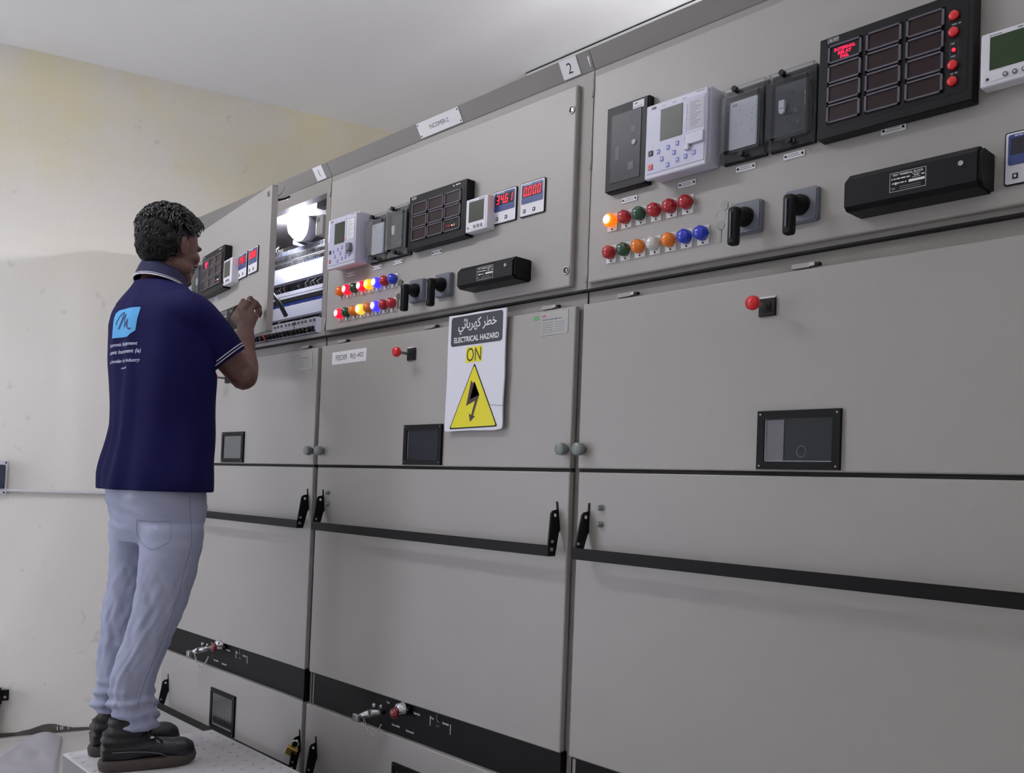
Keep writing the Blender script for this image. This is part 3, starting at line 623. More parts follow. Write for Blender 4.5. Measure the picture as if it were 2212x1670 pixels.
# middle cabinet upper door
c = CAB[1]; I4 = Matrix.Identity(4)
g = G(); g.box(1.207, 2.346, 0, FY + .002, 1.757, 2.268, PAINT, bev=.005, seg=3)
d = obj('instrument_door', g, c)
for z in (2.206, 1.799): round_lock(c, 2.332, z, I4)
c3 = CAB[2]
g = G(); g.box(2.404, 3.55, 0, FY + .002, 1.757, 2.272, PAINT, bev=.005, seg=3)
obj('instrument_door', g, c3)
for zz in (2.24, 2.06, 1.78):
    for cc, x in ((CAB[1], 1.196), (c3, 2.398)): g = G(); g.cyl((x, .004, zz - .02), .004, .045, PAINT, axis=(0, 0, 1), seg=10); obj('hinge', g, cc)
def instruments(c, dx, M, door_open):
    protection_relay(c, 1.292 + dx, 1.452 + dx, 1.942, 2.106, M, big=False)
    cover_relay(c, 1.472 + dx, 1.572 + dx, 1.942, 2.092, M, True); cover_relay(c, 1.577 + dx, 1.683 + dx, 1.942, 2.098, M, False)
    annunciator(c, 1.700 + dx, 1.965 + dx, 1.945, 2.106, M, 3, 3, 1.7180 + dx, 2.0815, .0725, .0355, .0765, .0385, 'block' if door_open else None, 'b')
    power_meter(c, 1.965 + dx, 2.056 + dx, 1.951, 2.043, M, LCD)
    digital_meter(c, 2.096 + dx, 2.008, '34.61' if not door_open else '34.51', M); digital_meter(c, 2.203 + dx, 2.0085, '0.000', M)
    for x in (1.805, 1.614, 1.501, 1.352): nameplate(c, x + dx, 1.9305, M)
    terminal_cover(c, 1.972 + dx, 2.204 + dx, 1.788, 1.846, M)
instruments(CAB[1], 0, I4, False)
for k, ch in enumerate('oRgRYBrb'): indicator(CAB[1], 1.305 + .0422 * k, 1.876, ch, I4)
for k, ch in enumerate('RgoWoBrr'): indicator(CAB[1], 1.305 + .0422 * k, 1.8015, ch, I4)
for x in (1.727, 1.852): selector(CAB[1], x, 1.825, I4)
# nearest cabinet instruments
g = G(); g.box(2.472, 2.594, -.018, 0, 1.958, 2.164, BLACKP, bev=.002); g.box(2.470, 2.592, -.022, -.018, 1.960, 2.162, BLACKS, bev=.0015)
p = obj('flush_relay_case', g, c3, label='flat black glass-fronted relay case')
g = G(); g.box(2.486, 2.575, -.0232, -.022, 1.978, 2.140, mat('dark_glass', (16, 18, 32), .35, spec=.2)); obj('glass_front', g, p)
g = G()
for a in ((2.50, 2.512, 2.03, 2.062), (2.545, 2.560, 2.085, 2.103), (2.54, 2.556, 2.0, 2.018)): g.box(a[0], a[1], -.0236, -.0232, a[2], a[3], mat('relay_marks', (74, 74, 84), .5))
g.cyl((2.556, -.0232, 2.062), .006, .002, GREYK); obj('setting_dial', g, p)
g = G(); g.box(2.549, 2.582, -.0232, -.022, 2.139, 2.157, CARD); g.text('ABB', 2.558, 2.1515, -.0234, INK, w=.009, bold=.03); g.scribble(2.552, 2.578, 2.1435, .0014, -.0234, GREYP); obj('maker_label', g, p)
protection_relay(c3, 2.616, 2.780, 1.950, 2.117, I4)
cover_relay(c3, 2.794, 2.898, 1.953, 2.112, I4, True); cover_relay(c3, 2.906, 3.006, 1.953, 2.112, I4, False)
annunciator(c3, 3.022, 3.3095, 1.945, 2.142, I4, 3, 4, 3.0415, 2.1225, .0668, .0350, .0757, .0385, 'text', 'c')
power_meter(c3, 3.321, 3.415, 1.960, 2.052, I4, LCDG)
digital_meter(c3, 3.401, 1.836, '', I4)
for x, z in ((3.160, 1.941), (2.957, 1.941), (2.845, 1.941), (2.695, 1.9395), (2.530, 1.938)): nameplate(c3, x, z, I4)
for k, ch in enumerate('Argrrr'): indicator(c3, 2.480 + .0438 * k, 1.893, ch, I4)
for k, ch in enumerate('rgowobb'): indicator(c3, 2.480 + .0438 * k, 1.8165, ch, I4)
selector(c3, 2.856, 1.831, I4); selector(c3, 2.982, 1.831, I4)
terminal_cover(c3, 3.096, 3.338, 1.784, 1.853, I4)
# far cabinet: open instrument door
AO = R(7.7)
MA = Matrix.Translation((.03, -.02, 0)) @ Matrix.Rotation(-AO, 4, 'Z') @ Matrix.Translation((-.03, 0, 0))
g = G(); g.box(.03, 1.112, 0, .004, 1.744, 2.240, PAINT, bev=.0015, M=MA)
for a in ((.03, 1.112, 1.744, 1.748), (.03, 1.112, 2.236, 2.240), (.03, .034, 1.744, 2.24), (1.108, 1.112, 1.744, 2.24)): g.box(a[0], a[1], .002, .022, a[2], a[3], PAINT, M=MA)
g.box(1.085, 1.108, .016, .020, 1.748, 2.236, PAINT, M=MA)
obj('instrument_door', g, CAB[0])
instruments(CAB[0], -1.235, MA, True)
round_lock(CAB[0], 1.085, 2.215, MA)
g = G(); g.tube([MA @ Vector(p) for p in ((1.095, .024, 2.205), (1.103, .034, 2.216), (1.106, .040, 2.228), (1.103, .045, 2.238), (1.099, .047, 2.243))], .0026, STEEL, seg=8); g.tube([MA @ Vector(p) for p in ((1.095, .02, 2.195), (1.108, .032, 2.196), (1.117, .045, 2.200), (1.118, .056, 2.207), (1.112, .062, 2.212))], .0042, BLACKP)
obj('door_stay', g, CAB[0], label='black stay behind the open door')
# wiring inside the open compartment
ca = CAB[0]
g = G(); g.lathe([(.05, 0), (.05, .015), (.06, .03), (.062, .05)], (.66, .25, 2.262), WHITEP, seg=24); ll = obj('interior_light', g, ca, label='round lit bulkhead light')
g = G(); g.lathe([(.058, .048), (.056, .065), (.045, .082), (.025, .093), (0, .096)], (.66, .25, 2.262), mat('bulb_glow', (255, 255, 255), .5, emit=(236, 238, 255), estr=260.0), seg=24); obj('diffuser', g, ll, label='glowing white diffuser')
g = G(); g.box(.63, .69, .25, .49, 2.25, 2.28, WHITEP); g.box(.46, .90, .17, .18, 2.325, 2.34, WHITEP); obj('light_shade', g, ca)
TB = mat('terminal_grey', (214, 214, 216), .5)
g = G()
for r_, z in enumerate((2.150, 2.125, 2.100)):
    g.box(.25, .955, .150, .165, z - .011, z + .010, TB)
    for k in range(70): g.box(.252 + .01 * k, .2535 + .01 * k, .146, .151, z - .009, z + .008, DARK if r_ else GREYP)
obj('terminal_rail', g, ca)
g = G(); g.box(.25, .955, .13, .15, 2.018, 2.080, DUCT); g.box(.25, .955, .151, .30, 2.085, 2.089, GREYP); obj('wire_duct', g, ca)
g = G()
for z, h in ((1.962, .013), (1.948, .006)): g.box(.25, .985, .115, .13, z - h / 2, z + h / 2 + .002, DUCT)
g.box(.25, .985, .12, .13, 1.930, 1.945, DARK); obj('din_rail', g, ca)
g = G(); g.box(.25, .98, .14, .15, 1.918, 1.934, BLUEW)
rr = random.Random(11)
for k in range(60): x = .3 + .0112 * k; g.box(x, x + .006, .134, .141, 1.912, 1.912 + rr.uniform(.004, .012), rr.choice([WHITEP, GREYP, BLACKP])) 
obj('blue_busbar_rail', g, ca)
g = G(); g.box(.25, .985, .115, .14, 1.863, 1.912, DUCT); obj('wire_duct', g, ca)
g = G()
for zz in (1.998, 1.850): g.box(.25, .985, .155, .165, zz - .018, zz + .020, DARK)
for zz, n in ((1.996, 46), (1.848, 46), (2.175, 20)):
    for k in range(n):
        x = .30 + .015 * k + rr.uniform(-.004, .004); 
        if x > .97: break
        y = .14 + rr.uniform(0, .03); z = zz + rr.uniform(-.006, .006)
        g.tube([(x, y, z - .014), (x + rr.uniform(-.006, .01), y - .012, z), (x + rr.uniform(-.01, .014), y, z + .014)], .0022, rr.choice([BLACKP, BLACKP, GREYP, WHITEP]), seg=5)
for k in range(16):
    x = .80 + .008 * k; g.tube([(x, .142, 2.092), (x + .002, .138, 2.082), (x, .140, 2.070)], .0015, BLUEW if k % 2 else BLACKP, seg=5)
o = obj('control_wiring', g, ca, label='loose black, grey and blue control wires'); o['kind'] = 'stuff'
for k, (a, b_, z) in enumerate(((.66, .70, 2.178), (.71, .75, 2.185))):
    g = G(); g.tube([(a, .2, z), (a + .012, .16, z + .02), (a + .03, .15, z + .006), (b_ + .02, .2, z - .01)], .007, WHITEP); obj('cable_loop', g, ca)
for o in list(ca.children):      # rails and ducts are fixed to the mounting plate at the back of the compartment
    if o.name.split('.')[0] in ('terminal_rail', 'wire_duct', 'din_rail', 'blue_busbar_rail', 'control_wiring', 'cable_loop'):
        WORLD_M[o] = Matrix.Translation((-.165, .10, .042)) @ WORLD_M[o]; o.matrix_basis = WORLD_M[o]
g = G(); g.box(1.02, 1.10, .10, .16, 2.10, 2.23, WHITEP, bev=.002); g.box(1.015, 1.06, .06, .10, 2.13, 2.20, PAINT, bev=.002); g.cyl((1.03, .06, 2.185), .008, .004, STEEL); g.box(1.0, 1.06, .07, .10, 2.235, 2.262, BLACKP); obj('door_contactor', g, ca)
g = G(); g.tube([(.40, .12, 2.0), (.55, .08, 1.985), (.66, .07, 1.99), (.70, .10, 1.93), (.72, .12, 1.88)], .009, BLACKP, seg=8); g.tube([(.62, .09, 1.90), (.66, .06, 1.87), (.67, .05, 1.80), (.69, .06, 1.775)], .004, mat('red_wire', (150, 40, 40), .5), seg=6)
g.tube([(.63, .09, 1.89), (.68, .06, 1.86), (.685, .05, 1.82), (.70, .07, 1.79)], .003, WHITEP, seg=6); obj('cable_loom', g, ca)
g = G(); g.box(.30, 1.03, .075, .10, 1.773, 1.781, GREYP); obj('breaker_rail', g, ca)
for k in range(27):
    x = .34 + .0252 * k + (.008 if k % 7 > 3 else 0); g = G(); g.box(x, x + .0242, .070, .13, 1.782, 1.838, WHITEP, bev=.001, seg=1); g.box(x + .006, x + .010, .0685, .071, 1.822, 1.832, INK); g.box(x + .015, x + .018, .0685, .071, 1.822, 1.830, INK); g.box(x + .002, x + .022, .066, .071, 1.792, 1.806, WHITEP)
    m_ = obj('miniature_breaker', g, ca)
    g = G(); g.box(x + .003, x + .021, .056, .070, 1.794, 1.803, BLACKP, bev=.001, seg=1); g.box(x + .004, x + .009, .060, .070, 1.784, 1.794, BLACKP); g.box(x + .014, x + .019, .060, .070, 1.784, 1.794, BLACKP); obj('toggle', g, m_)
# identification plates on the fascia
plate_text(CAB[0], 1.124, .058, .046, '1', 'number_plate', None, lab='white plate reading 1')
plate_text(CAB[1], 2.317, .058, .046, '2', 'number_plate', .016, lab='white plate reading 2')
plate_text(CAB[1], 1.788, .196, .044, 'INCOMER-2', 'title_plate', .088, True, lab='white riveted plate reading INCOMER-2')
g = G(); g.tube([(2.381, FY - .017, 2.326), (2.382, FY - .010, 2.314), (2.383, FY - .004, 2.303)], .0032, WHITEP, seg=6); obj('white_clip', g, CAB[1])
# stickers on the breaker doors
g = G(); g.box(1.259, 1.460, -.0008, 0, 1.637, 1.679, CARD); g.text('FEEDER', 1.316, 1.6585, -.001, INK, w=.068, h=.0165); g.text('B(J)-402', 1.407, 1.6575, -.001, INK, w=.076, h=.0195); obj('feeder_label', g, CAB[1], label='white label reading FEEDER B(J)-402')
RP = mat('rating_plate', (164, 164, 162), .35, .2)
def rating(c, x0, x1, z0, z1):
    g = G(); g.prism(rrect(x0, x1, z0, z1, .004), -.0012, 0, RP); g.text('ABB', x0 + .012, z1 - .009, -.0014, RED, w=.014, bold=.02)
    g.scribble(x0 + .008, x0 + .075, z1 - .019, .0035, -.0014, GREYP)
    for k in range(5): g.scribble(x0 + .006, x0 + .045, z1 - .027 - .006 * k, .0015, -.0014, GREYP); g.scribble(x0 + .05, x0 + .085, z1 - .027 - .006 * k, .0012, -.0014, GREYP)
    return obj('rating_plate', g, c)
rating(CAB[1], 2.248, 2.345, 1.641, 1.700); rating(CAB[0], 1.035, 1.132, 1.632, 1.694)
g = G(); g.box(2.222, 2.240, -.0006, 0, 1.684, 1.694, mat('green_tick', (92, 160, 112), .5)); obj('green_sticker', g, CAB[1])
# interlock gear on the black strips
def gear(c, x, zc, turned):
    y = .018; g = G()
    if turned: a, b_ = (x, zc), (x - .135, zc - .03)
    g.lathe([(.020, 0), (.020, .02), (.017, .024), (.017, .036), (.010, .040)], (x, y, zc), CHROME, seg=24)
    p = obj('interlock_knob', g, c, label='chrome interlock knob with dark red dome')
    g = G(); g.ell((x - .001, y - .046, zc - .010), (.0165, .013, .0165), mat('dark_red_dome', (110, 14, 24), .15, coat=.6)); obj('dome', g, p, label='dark red dome')
def strip_text(c, items):
    g = G()
    for s, x, z, wd in items: g.text(s, x, z, .0176, mat('strip_print', (225, 225, 225), .5), w=wd * 1.15, bold=.02)
    for (x0, x1, z0, z1) in ((.007, .009, -.026, .002), (.099, .101, -.032, -.004)): g.box(items[0][1] + .20 + x0, items[0][1] + .20 + x1, .0172, .018, items[0][2] + z0, items[0][2] + z1, MATS['strip_print'])
    obj('strip_lettering', g, c, label='small white lettering')
for c, ox in ((CAB[1], 0), (CAB[0], -1.205)):
    if ox == 0: gear(c, 1.725 + ox, .583, True)
    else: gear(c, .536, .594, True)
    strip_text(c, [('Test', 1.628 + ox, .580, .014), ('Service', 1.772 + ox, .575, .026), ('Test', 1.845 + ox, .577, .013), ('Service', 1.906 + ox, .574, .024), ('Removable', 1.672 + ox, .519, .034), ('Removed', 1.742 + ox, .516, .032)])
    g = G(); g.tube([(1.876 + ox + .009 * math.cos(R(t)), .016, .585 + .012 * math.sin(R(t))) for t in range(90, 300, 15)], .0008, STEEL, seg=5); g.cyl((1.868 + ox, .018, .560), .002, .002, STEEL, seg=8); g.cyl((1.876 + ox, .018, .560), .002, .002, STEEL, seg=8); obj('keyhole', g, c)
def key_gear(x, z, x2, z2, label):       # barrel key lock with a chain
    t = thing('interlock_key', label, 'key', (x, -.03, z - .03), 'chained interlock keys')
    g = G(); g.tube([(x2, -.002, z2), (x + .02, -.045, z)], [.009, .011], STEEL, seg=12); g.tube([(x + .02, -.045, z), (x - .012, -.062, z - .012)], [.012, .007], CHROME, seg=12)
    g.box(x - .03, x - .004, -.075, -.060, z - .030, z - .006, STEEL, bev=.003); g.cyl((x + .018, -.03, z + .016), .006, .012, STEEL, axis=(0, 0, 1), seg=10); g.cyl((x + .04, -.02, z + .014), .005, .012, STEEL, axis=(0, 0, 1), seg=10); obj('key_barrel', g, t)
    g = G(); P = []
    for k in range(19): u = k / 18; P.append((x - .0 + (x2 - x + .015) * u, -.055 + .03 * u, z - .012 - .055 * math.sin(math.pi * u) * (1 - .2 * u) + (z2 - .02 - z) * u))
    for k in range(18):
        a, b_ = Vector(P[k]), Vector(P[k + 1]); m = (a + b_) / 2; d = (b_ - a).normalized(); n = Vector((0, 1, 0)) if k % 2 else Vector((.5, 0, .86)); n = (n - d * n.dot(d)).normalized(); L_ = (b_ - a).length * .62
        g.tube([m + d * L_ * math.cos(R(q * 45)) + n * .0028 * math.sin(R(q * 45)) for q in range(8)], .0009, CHROME, seg=5, closed=True)
    obj('chain', g, t)
key_gear(1.605, .555, 1.642, .558, 'steel interlock key with chain on the black strip of the middle cabinet')
key_gear(.425, .562, .475, .574, 'steel interlock key with chain on the black strip beside the boots')
g = G(); g.ell((.392, -.06, .545), (.013, .012, .013), MATS['dark_red_dome']); obj('red_cap', g, CAB[0], label='dark red cap')
# hazard sign
t = thing('warning_sign', 'white electrical hazard sign with yellow triangle hanging on the middle cabinet', 'sign', (2.013, -.01, 1.402))
yS = -.016
g = G(); rr = random.Random(2)
edge = [(1.890, 1.404), (1.897, 1.4005), (2.00, 1.4025), (2.10, 1.401), (2.128, 1.4045), (2.132, 1.412), (2.130, 1.47), (2.133, 1.55), (2.131, 1.64), (2.133, 1.7265), (2.02, 1.7285), (1.95, 1.7275), (1.8925, 1.729), (1.8915, 1.64), (1.893, 1.55), (1.891, 1.47)]
g.prism(edge, yS, yS + .004, SIGNW); g.box(1.95, 2.08, yS + .004, .0, 1.69, 1.70, WHITEP); o = obj('board', g, t)
g = G(); g.prism(rrect(1.905, 2.120, 1.640, 1.7225, .009), yS - .0006, yS, SIGNK); g.text('ELECTRICAL HAZARD', 2.013, 1.657, yS - .0009, CARD, w=.187, h=.0155, bold=.025)
AR = '\ufef2\ufe8b\ufe8e\ufe91\ufeae\ufeec\ufedb \ufeae\ufec4\ufea7'
g.text(AR, 2.016, 1.6935, yS - .0009, CARD, w=.160, h=.043, bold=.015, res=4); obj('title_panel', g, t, label='charcoal panel with white lettering')
g = G(); g.prism([(1.973, 1.590), (2.040, 1.591), (2.041, 1.634), (1.974, 1.633)], yS - .0006, yS, SIGN_Y if False else YEL); g.text('ON', 2.007, 1.612, yS - .0009, mat('sign_brown', (52, 30, 26), .5), w=.060, h=.037); obj('state_label', g, t, label='yellow label reading ON')
g = G()
def tri(s, y0, y1, m):
    c0 = Vector((2.008, 1.472)); P = [(2.011, 1.588), (1.912, 1.4065), (2.1135, 1.4105)]; Q = []
    for a, b_ in P:
        v = Vector((a, b_)) - c0; Q.append(c0 + v * s)
    out = []
    for k in range(3):
        p0, p1, p2 = Q[k - 1], Q[k], Q[(k + 1) % 3]; a = p1 + (p0 - p1).normalized() * .006; b_ = p1 + (p2 - p1).normalized() * .006
        out += [(a.x, a.y), (p1.x * .5 + (a.x + b_.x) * .25, p1.y * .5 + (a.y + b_.y) * .25), (b_.x, b_.y)]
    g.prism(out, y0, y1, m)
tri(1.0, yS - .0006, yS, BLACKP); tri(.945, yS - .0009, yS - .0006, YEL)
bolt = [(2.0004, 1.5412), (2.0071, 1.5324), (2.0149, 1.5362), (1.9968, 1.4868), (2.0366, 1.4990), (2.0132, 1.4412), (2.0223, 1.4405), (2.0015, 1.4255), (1.9958, 1.4491), (2.0056, 1.4442), (2.0195, 1.4831), (1.9825, 1.4702)]
bm_ = bmesh.new(); f = bm_.faces.new([bm_.verts.new((a, yS - .0011, b_)) for a, b_ in bolt]); bmesh.ops.triangulate(bm_, faces=[f]); g.merge(bm_, mat('bolt_brown', (58, 36, 30), .5))
obj('hazard_triangle', g, t, label='yellow triangle with a dark lightning bolt')
g = G(); g.tube([(2.080, yS - .0008, 1.4705), (2.10, yS - .0008, 1.468), (2.115, yS - .0008, 1.4665), (2.131, yS - .0008, 1.4665)], .0005, INK, seg=4); obj('crack', g, t)
# keys in the selector switches
def keys(x, y, z, label, up=False):
    t = thing('key_ring', label, 'keys', (x, y, z - .05), 'key rings on the selector switches')
    g = G(); g.tube([(x + .012 * math.cos(R(k * 24)), y, z - .016 + .013 * math.sin(R(k * 24))) for k in range(15)], .0007, STEEL, seg=5, closed=True); obj('ring', g, t)
    KM = mat('dull_nickel', (120, 120, 118), .35, 1.0)
    g = G(); g.cyl((x + .008, y + .001, z + .004), .010, .002, KM, axis=(0, -1, 0), seg=18); g.box(x + .016, x + .024, y - .001, y + .002, z + .0, z + .007, CHROME); obj('key', g, t)
    g = G(); g.cyl((x, y + .001, z - .036), .0098, .002, KM, axis=(0, -1, 0), seg=18); g.box(x - .0028, x + .0026, y - .001, y + .001, z - .072, z - .044, KM); obj('key', g, t)
keys(1.706, -.062, 1.838, 'ring with two keys in the left selector switch of the middle cabinet')
keys(2.829, -.062, 1.844, 'ring with two keys in the left selector switch of the nearest cabinet')
# brass padlock
t = thing('padlock', 'brass padlock hanging on the bar arm of the far cabinet just above the step platform', 'padlock', (1.19, -.05, .30))
MP = Matrix.Translation((1.179, -.030, .362)) @ Matrix.Rotation(R(38), 4, 'Y') @ Matrix.Rotation(R(45), 4, 'Z')
g = G(); g.box(-.019, .019, -.008, .008, -.058, -.024, BRASS, bev=.002, M=MP); obj('body', g, t, label='brass padlock body')
g = G(); g.tube([(-.011, 0, -.026), (-.011, 0, -.004), (-.008, 0, .006), (0, 0, .010), (.008, 0, .006), (.011, 0, -.004), (.011, 0, -.026)], .0032, CHROME, M=MP); obj('shackle', g, t, label='bright steel shackle')
# step platform
PL = .388
CHQ = bpy.data.materials.new('chequer_plate'); CHQ.use_nodes = True; nt = CHQ.node_tree; b_ = nt.nodes['Principled BSDF']
b_.inputs['Base Color'].default_value = (*lin((204, 202, 205)), 1); b_.inputs['Roughness'].default_value = .45; b_.inputs['Metallic'].default_value = .0; MATS['chq'] = CHQ
t = thing('step_platform', 'light grey chequer plate step platform under the boots of the standing person', 'platform', (1.5, -.46, 0))
g = G(); g.box(.955, 2.30, -.700, -.222, PL - .006, PL, CHQ, bev=.001); o = obj('tread_plate', g, t)
g = G(); k = 0
for i in range(26):
    for j in range(10):
        x = .975 + .0515 * i + (.0257 if j % 2 else 0); y = -.683 + .0485 * j
        if x > 2.28: continue
        a = R(40) if (i + j) % 2 else R(-48); M = Matrix.Translation((x, y, PL)) @ Matrix.Rotation(a, 4, 'Z')
        g.box(-.0075, .0075, -.0018, .0018, -.0005, .0013, mat('tread_stud', (176, 174, 182), .4), bev=.0006, seg=1, M=M)
o = obj('tread_studs', g, t); o['kind'] = 'stuff'
g = G(); g.box(.955, 2.30, -.700, -.697, .004, PL - .006, mat('platform_side', (128, 128, 128), .5)); g.box(.955, 2.30, -.225, -.222, .30, PL - .006, PAINT_D); g.box(.955, .958, -.697, -.225, .0, PL - .006, mat('platform_side', (128, 128, 128), .5)); g.box(2.297, 2.30, -.697, -.225, .30, PL - .006, PAINT_D); obj('skirt', g, t)
for x in (.96, 2.26):
    for y in (-.695, -.262): g = G(); g.box(x, x + .035, y, y + .035, 0, .382, PAINT_D); obj('leg', g, t)

# ------------------------------------------------------------------ person
def remesh(g, voxel, smooth, mats=None, M=Matrix.Identity(4)):
    me = bpy.data.meshes.new('t'); g.bm.to_mesh(me); g.bm.free(); o = bpy.data.objects.new('t', me); COL.objects.link(o)
    md = o.modifiers.new('r', 'REMESH'); md.mode = 'VOXEL'; md.voxel_size = voxel; md.use_smooth_shade = True
    dg = bpy.context.evaluated_depsgraph_get(); dg.update(); me2 = bpy.data.meshes.new_from_object(o.evaluated_get(dg))
    bpy.data.objects.remove(o); bpy.data.meshes.remove(me)
    bm = bmesh.new(); bm.from_mesh(me2); bpy.data.meshes.remove(me2)
    for _ in range(smooth): bmesh.ops.smooth_vert(bm, verts=bm.verts, factor=.5, use_axis_x=True, use_axis_y=True, use_axis_z=True)
    for f in bm.faces: f.smooth = True; f.material_index = 0
    return bm
def as_g(bm, m): g = G(); g.mats = [m]; g.bm.free(); g.bm = bm; return g
AZ = R(68)
MP_ = Matrix.Translation((1.15, -.57, 0)) @ Matrix.Rotation(AZ, 4, 'Z')      # local: x = a, y = b
SKIN = mat('skin_brown', (84, 54, 46), .5, bump=.1, bscale=300, vary=.06, vscale=12)
NAVY = mat('polo_navy', (13, 13, 58), .8, bump=.25, bscale=900, spec=.12)
NAVYC = mat('collar_navy', (26, 28, 58), .75, bump=.2, bscale=900, spec=.2)
PIPE = mat('piping_white', (216, 214, 224), .6)
JEAN = mat('pale_denim', (156, 161, 185), .8, bump=.35, bscale=700, vary=.05, vscale=9, spec=.2)
BOOT = mat('boot_leather', (20, 19, 22), .45, spec=.35, bump=.35, bscale=150, vary=.1, vscale=20)
SOLE = mat('boot_sole', (64, 56, 54), .75, bump=.3, bscale=120, vary=.12, vscale=15)
HAIR = mat('hair_black', (6, 5, 7), .28, spec=.5)
PHI = R(32)                                            # torso heading inside the a,b frame
FW = Vector((math.cos(PHI), math.sin(PHI), 0)); LT = Vector((math.sin(PHI), -math.cos(PHI), 0))   # forward, right hand side
def ring_at(c, ax, ay, rx, ry, n=28, sq=2.0, bend=0.0):
    P = []
    for k in range(n):
        t = 2 * math.pi * k / n; ct, st = math.cos(t), math.sin(t); e = 2 / sq
        P.append(Vector(c) + ax * rx * math.copysign(abs(ct) ** e, ct) + ay * ry * math.copysign(abs(st) ** e, st))
    return P
def limb(g, pts, rs, m, n=20, flat=1.0):                # chain of points with radii, smooth spline, closed ends
    P = [Vector(p) for p in pts]; C = []; RR = []
    for i in range(len(P) - 1):
        p0 = P[max(i - 1, 0)]; p1 = P[i]; p2 = P[i + 1]; p3 = P[min(i + 2, len(P) - 1)]
        for k in range(6):
            t = k / 6; C.append(.5 * ((2 * p1) + (p2 - p0) * t + (2 * p0 - 5 * p1 + 4 * p2 - p3) * t * t + (-p0 + 3 * p1 - 3 * p2 + p3) * t ** 3))
            s = t * t * (3 - 2 * t); RR.append(rs[i] * (1 - s) + rs[i + 1] * s)
    C.append(P[-1]); RR.append(rs[-1])
    g.tube(C, RR, m, seg=n); g.ell(P[0], (rs[0],) * 3, m, sub=2); g.ell(P[-1], (rs[-1],) * 3, m, sub=2)
person = thing('person', 'person in navy polo shirt, pale jeans and black boots reaching for the open cabinet door', 'person', tuple(MP_ @ Vector((0, .02, PL))))
HC = Vector((.042, .012, 1.948)); PH = R(38)            # skull centre, head heading
HF = Vector((math.cos(PH), math.sin(PH), 0)); HL = Vector((math.sin(PH), -math.cos(PH), 0)); HU = Vector((0, 0, 1))
tl = R(6); HU2 = (HU * math.cos(tl) + HF * math.sin(tl)); HF2 = (HF * math.cos(tl) - HU * math.sin(tl))
MH = Matrix(((HF2.x, HL.x, HU2.x, HC.x), (HF2.y, HL.y, HU2.y, HC.y), (HF2.z, HL.z, HU2.z, HC.z), (0, 0, 0, 1)))  # local: x forward, y to his right, z up
g = G(); S_ = SKIN
g.ell((-.004, 0, .018), (.093, .073, .083), S_, M=MH)           # cranium
g.ell((.022, 0, -.030), (.066, .060, .070), S_, M=MH)           # face mass
g.ell((.050, 0, -.078), (.038, .040, .030), S_, M=MH)           # chin and jaw
for s in (-1, 1):
    g.ell((.018, s * .044, -.062), (.042, .018, .028), S_, M=MH)   # jaw angle
    g.ell((.062, s * .036, -.022), (.024, .022, .020), S_, M=MH)   # cheekbone
    g.ell((.074, s * .028, .012), (.016, .026, .009), S_, M=MH)    # brow
    g.ell((-.006, s * .077, -.012), (.017, .007, .029), S_, rot=Matrix.Rotation(R(-12), 3, 'Y'), M=MH)   # ear
    g.ell((-.012, s * .081, .002), (.012, .006, .019), S_, M=MH)
    g.ell((.094, s * .011, -.034), (.009, .009, .007), S_, M=MH)   # nostril wing
g.tube([(.083, 0, .010), (.094, 0, -.008), (.104, 0, -.026)], [.008, .009, .011], S_, M=MH, seg=12); g.ell((.104, 0, -.029), (.011, .011, .010), S_, M=MH)
g.ell((.088, 0, -.056), (.010, .021, .006), S_, M=MH); g.ell((.086, 0, -.066), (.010, .018, .007), S_, M=MH)   # lips
g.ell((.080, 0, -.092), (.016, .018, .013), S_, M=MH)
# neck, chest under the shirt, pelvis and legs under the trousers
limb(g, [(.030, .010, 1.90), (.024, .008, 1.85), (.018, 0, 1.79)], [.054, .055, .066], S_)
T_ = [(1.20, .03, .130, .105), (1.33, .035, .125, .100), (1.45, .035, .140, .105), (1.58, .03, .165, .112), (1.68, .022, .165, .098), (1.735, .018, .135, .075), (1.79, .018, .070, .058)]
g.loft([ring_at((a, 0, z), LT, FW, rx, ry) for z, a, rx, ry in T_], S_)
SR = Vector((.015, 0, 1.742)) + LT * .165; SL = Vector((.015, 0, 1.742)) - LT * .165; DN = Vector((0, 0, -.030))
EL = Vector((.266, -.058, 1.562)); WR = Vector((.287, .135, 1.738))
limb(g, [SR + DN, SR.lerp(EL, .5) + Vector((.004, 0, -.012)), EL], [.042, .044, .042], S_)
limb(g, [EL + Vector((.004, -.006, -.004)), EL.lerp(WR, .22) + Vector((.004, -.004, -.01)), EL.lerp(WR, .55), WR], [.043, .044, .035, .0265], S_)
EL2 = Vector((.10, .30, 1.56)); WL2 = Vector((.165, .37, 1.70))
limb(g, [SL + DN + LT * .02, SL.lerp(EL2, .5) + DN * .7, EL2], [.038, .040, .040], S_); limb(g, [EL2, EL2.lerp(WL2, .4), WL2], [.041, .038, .027], S_)
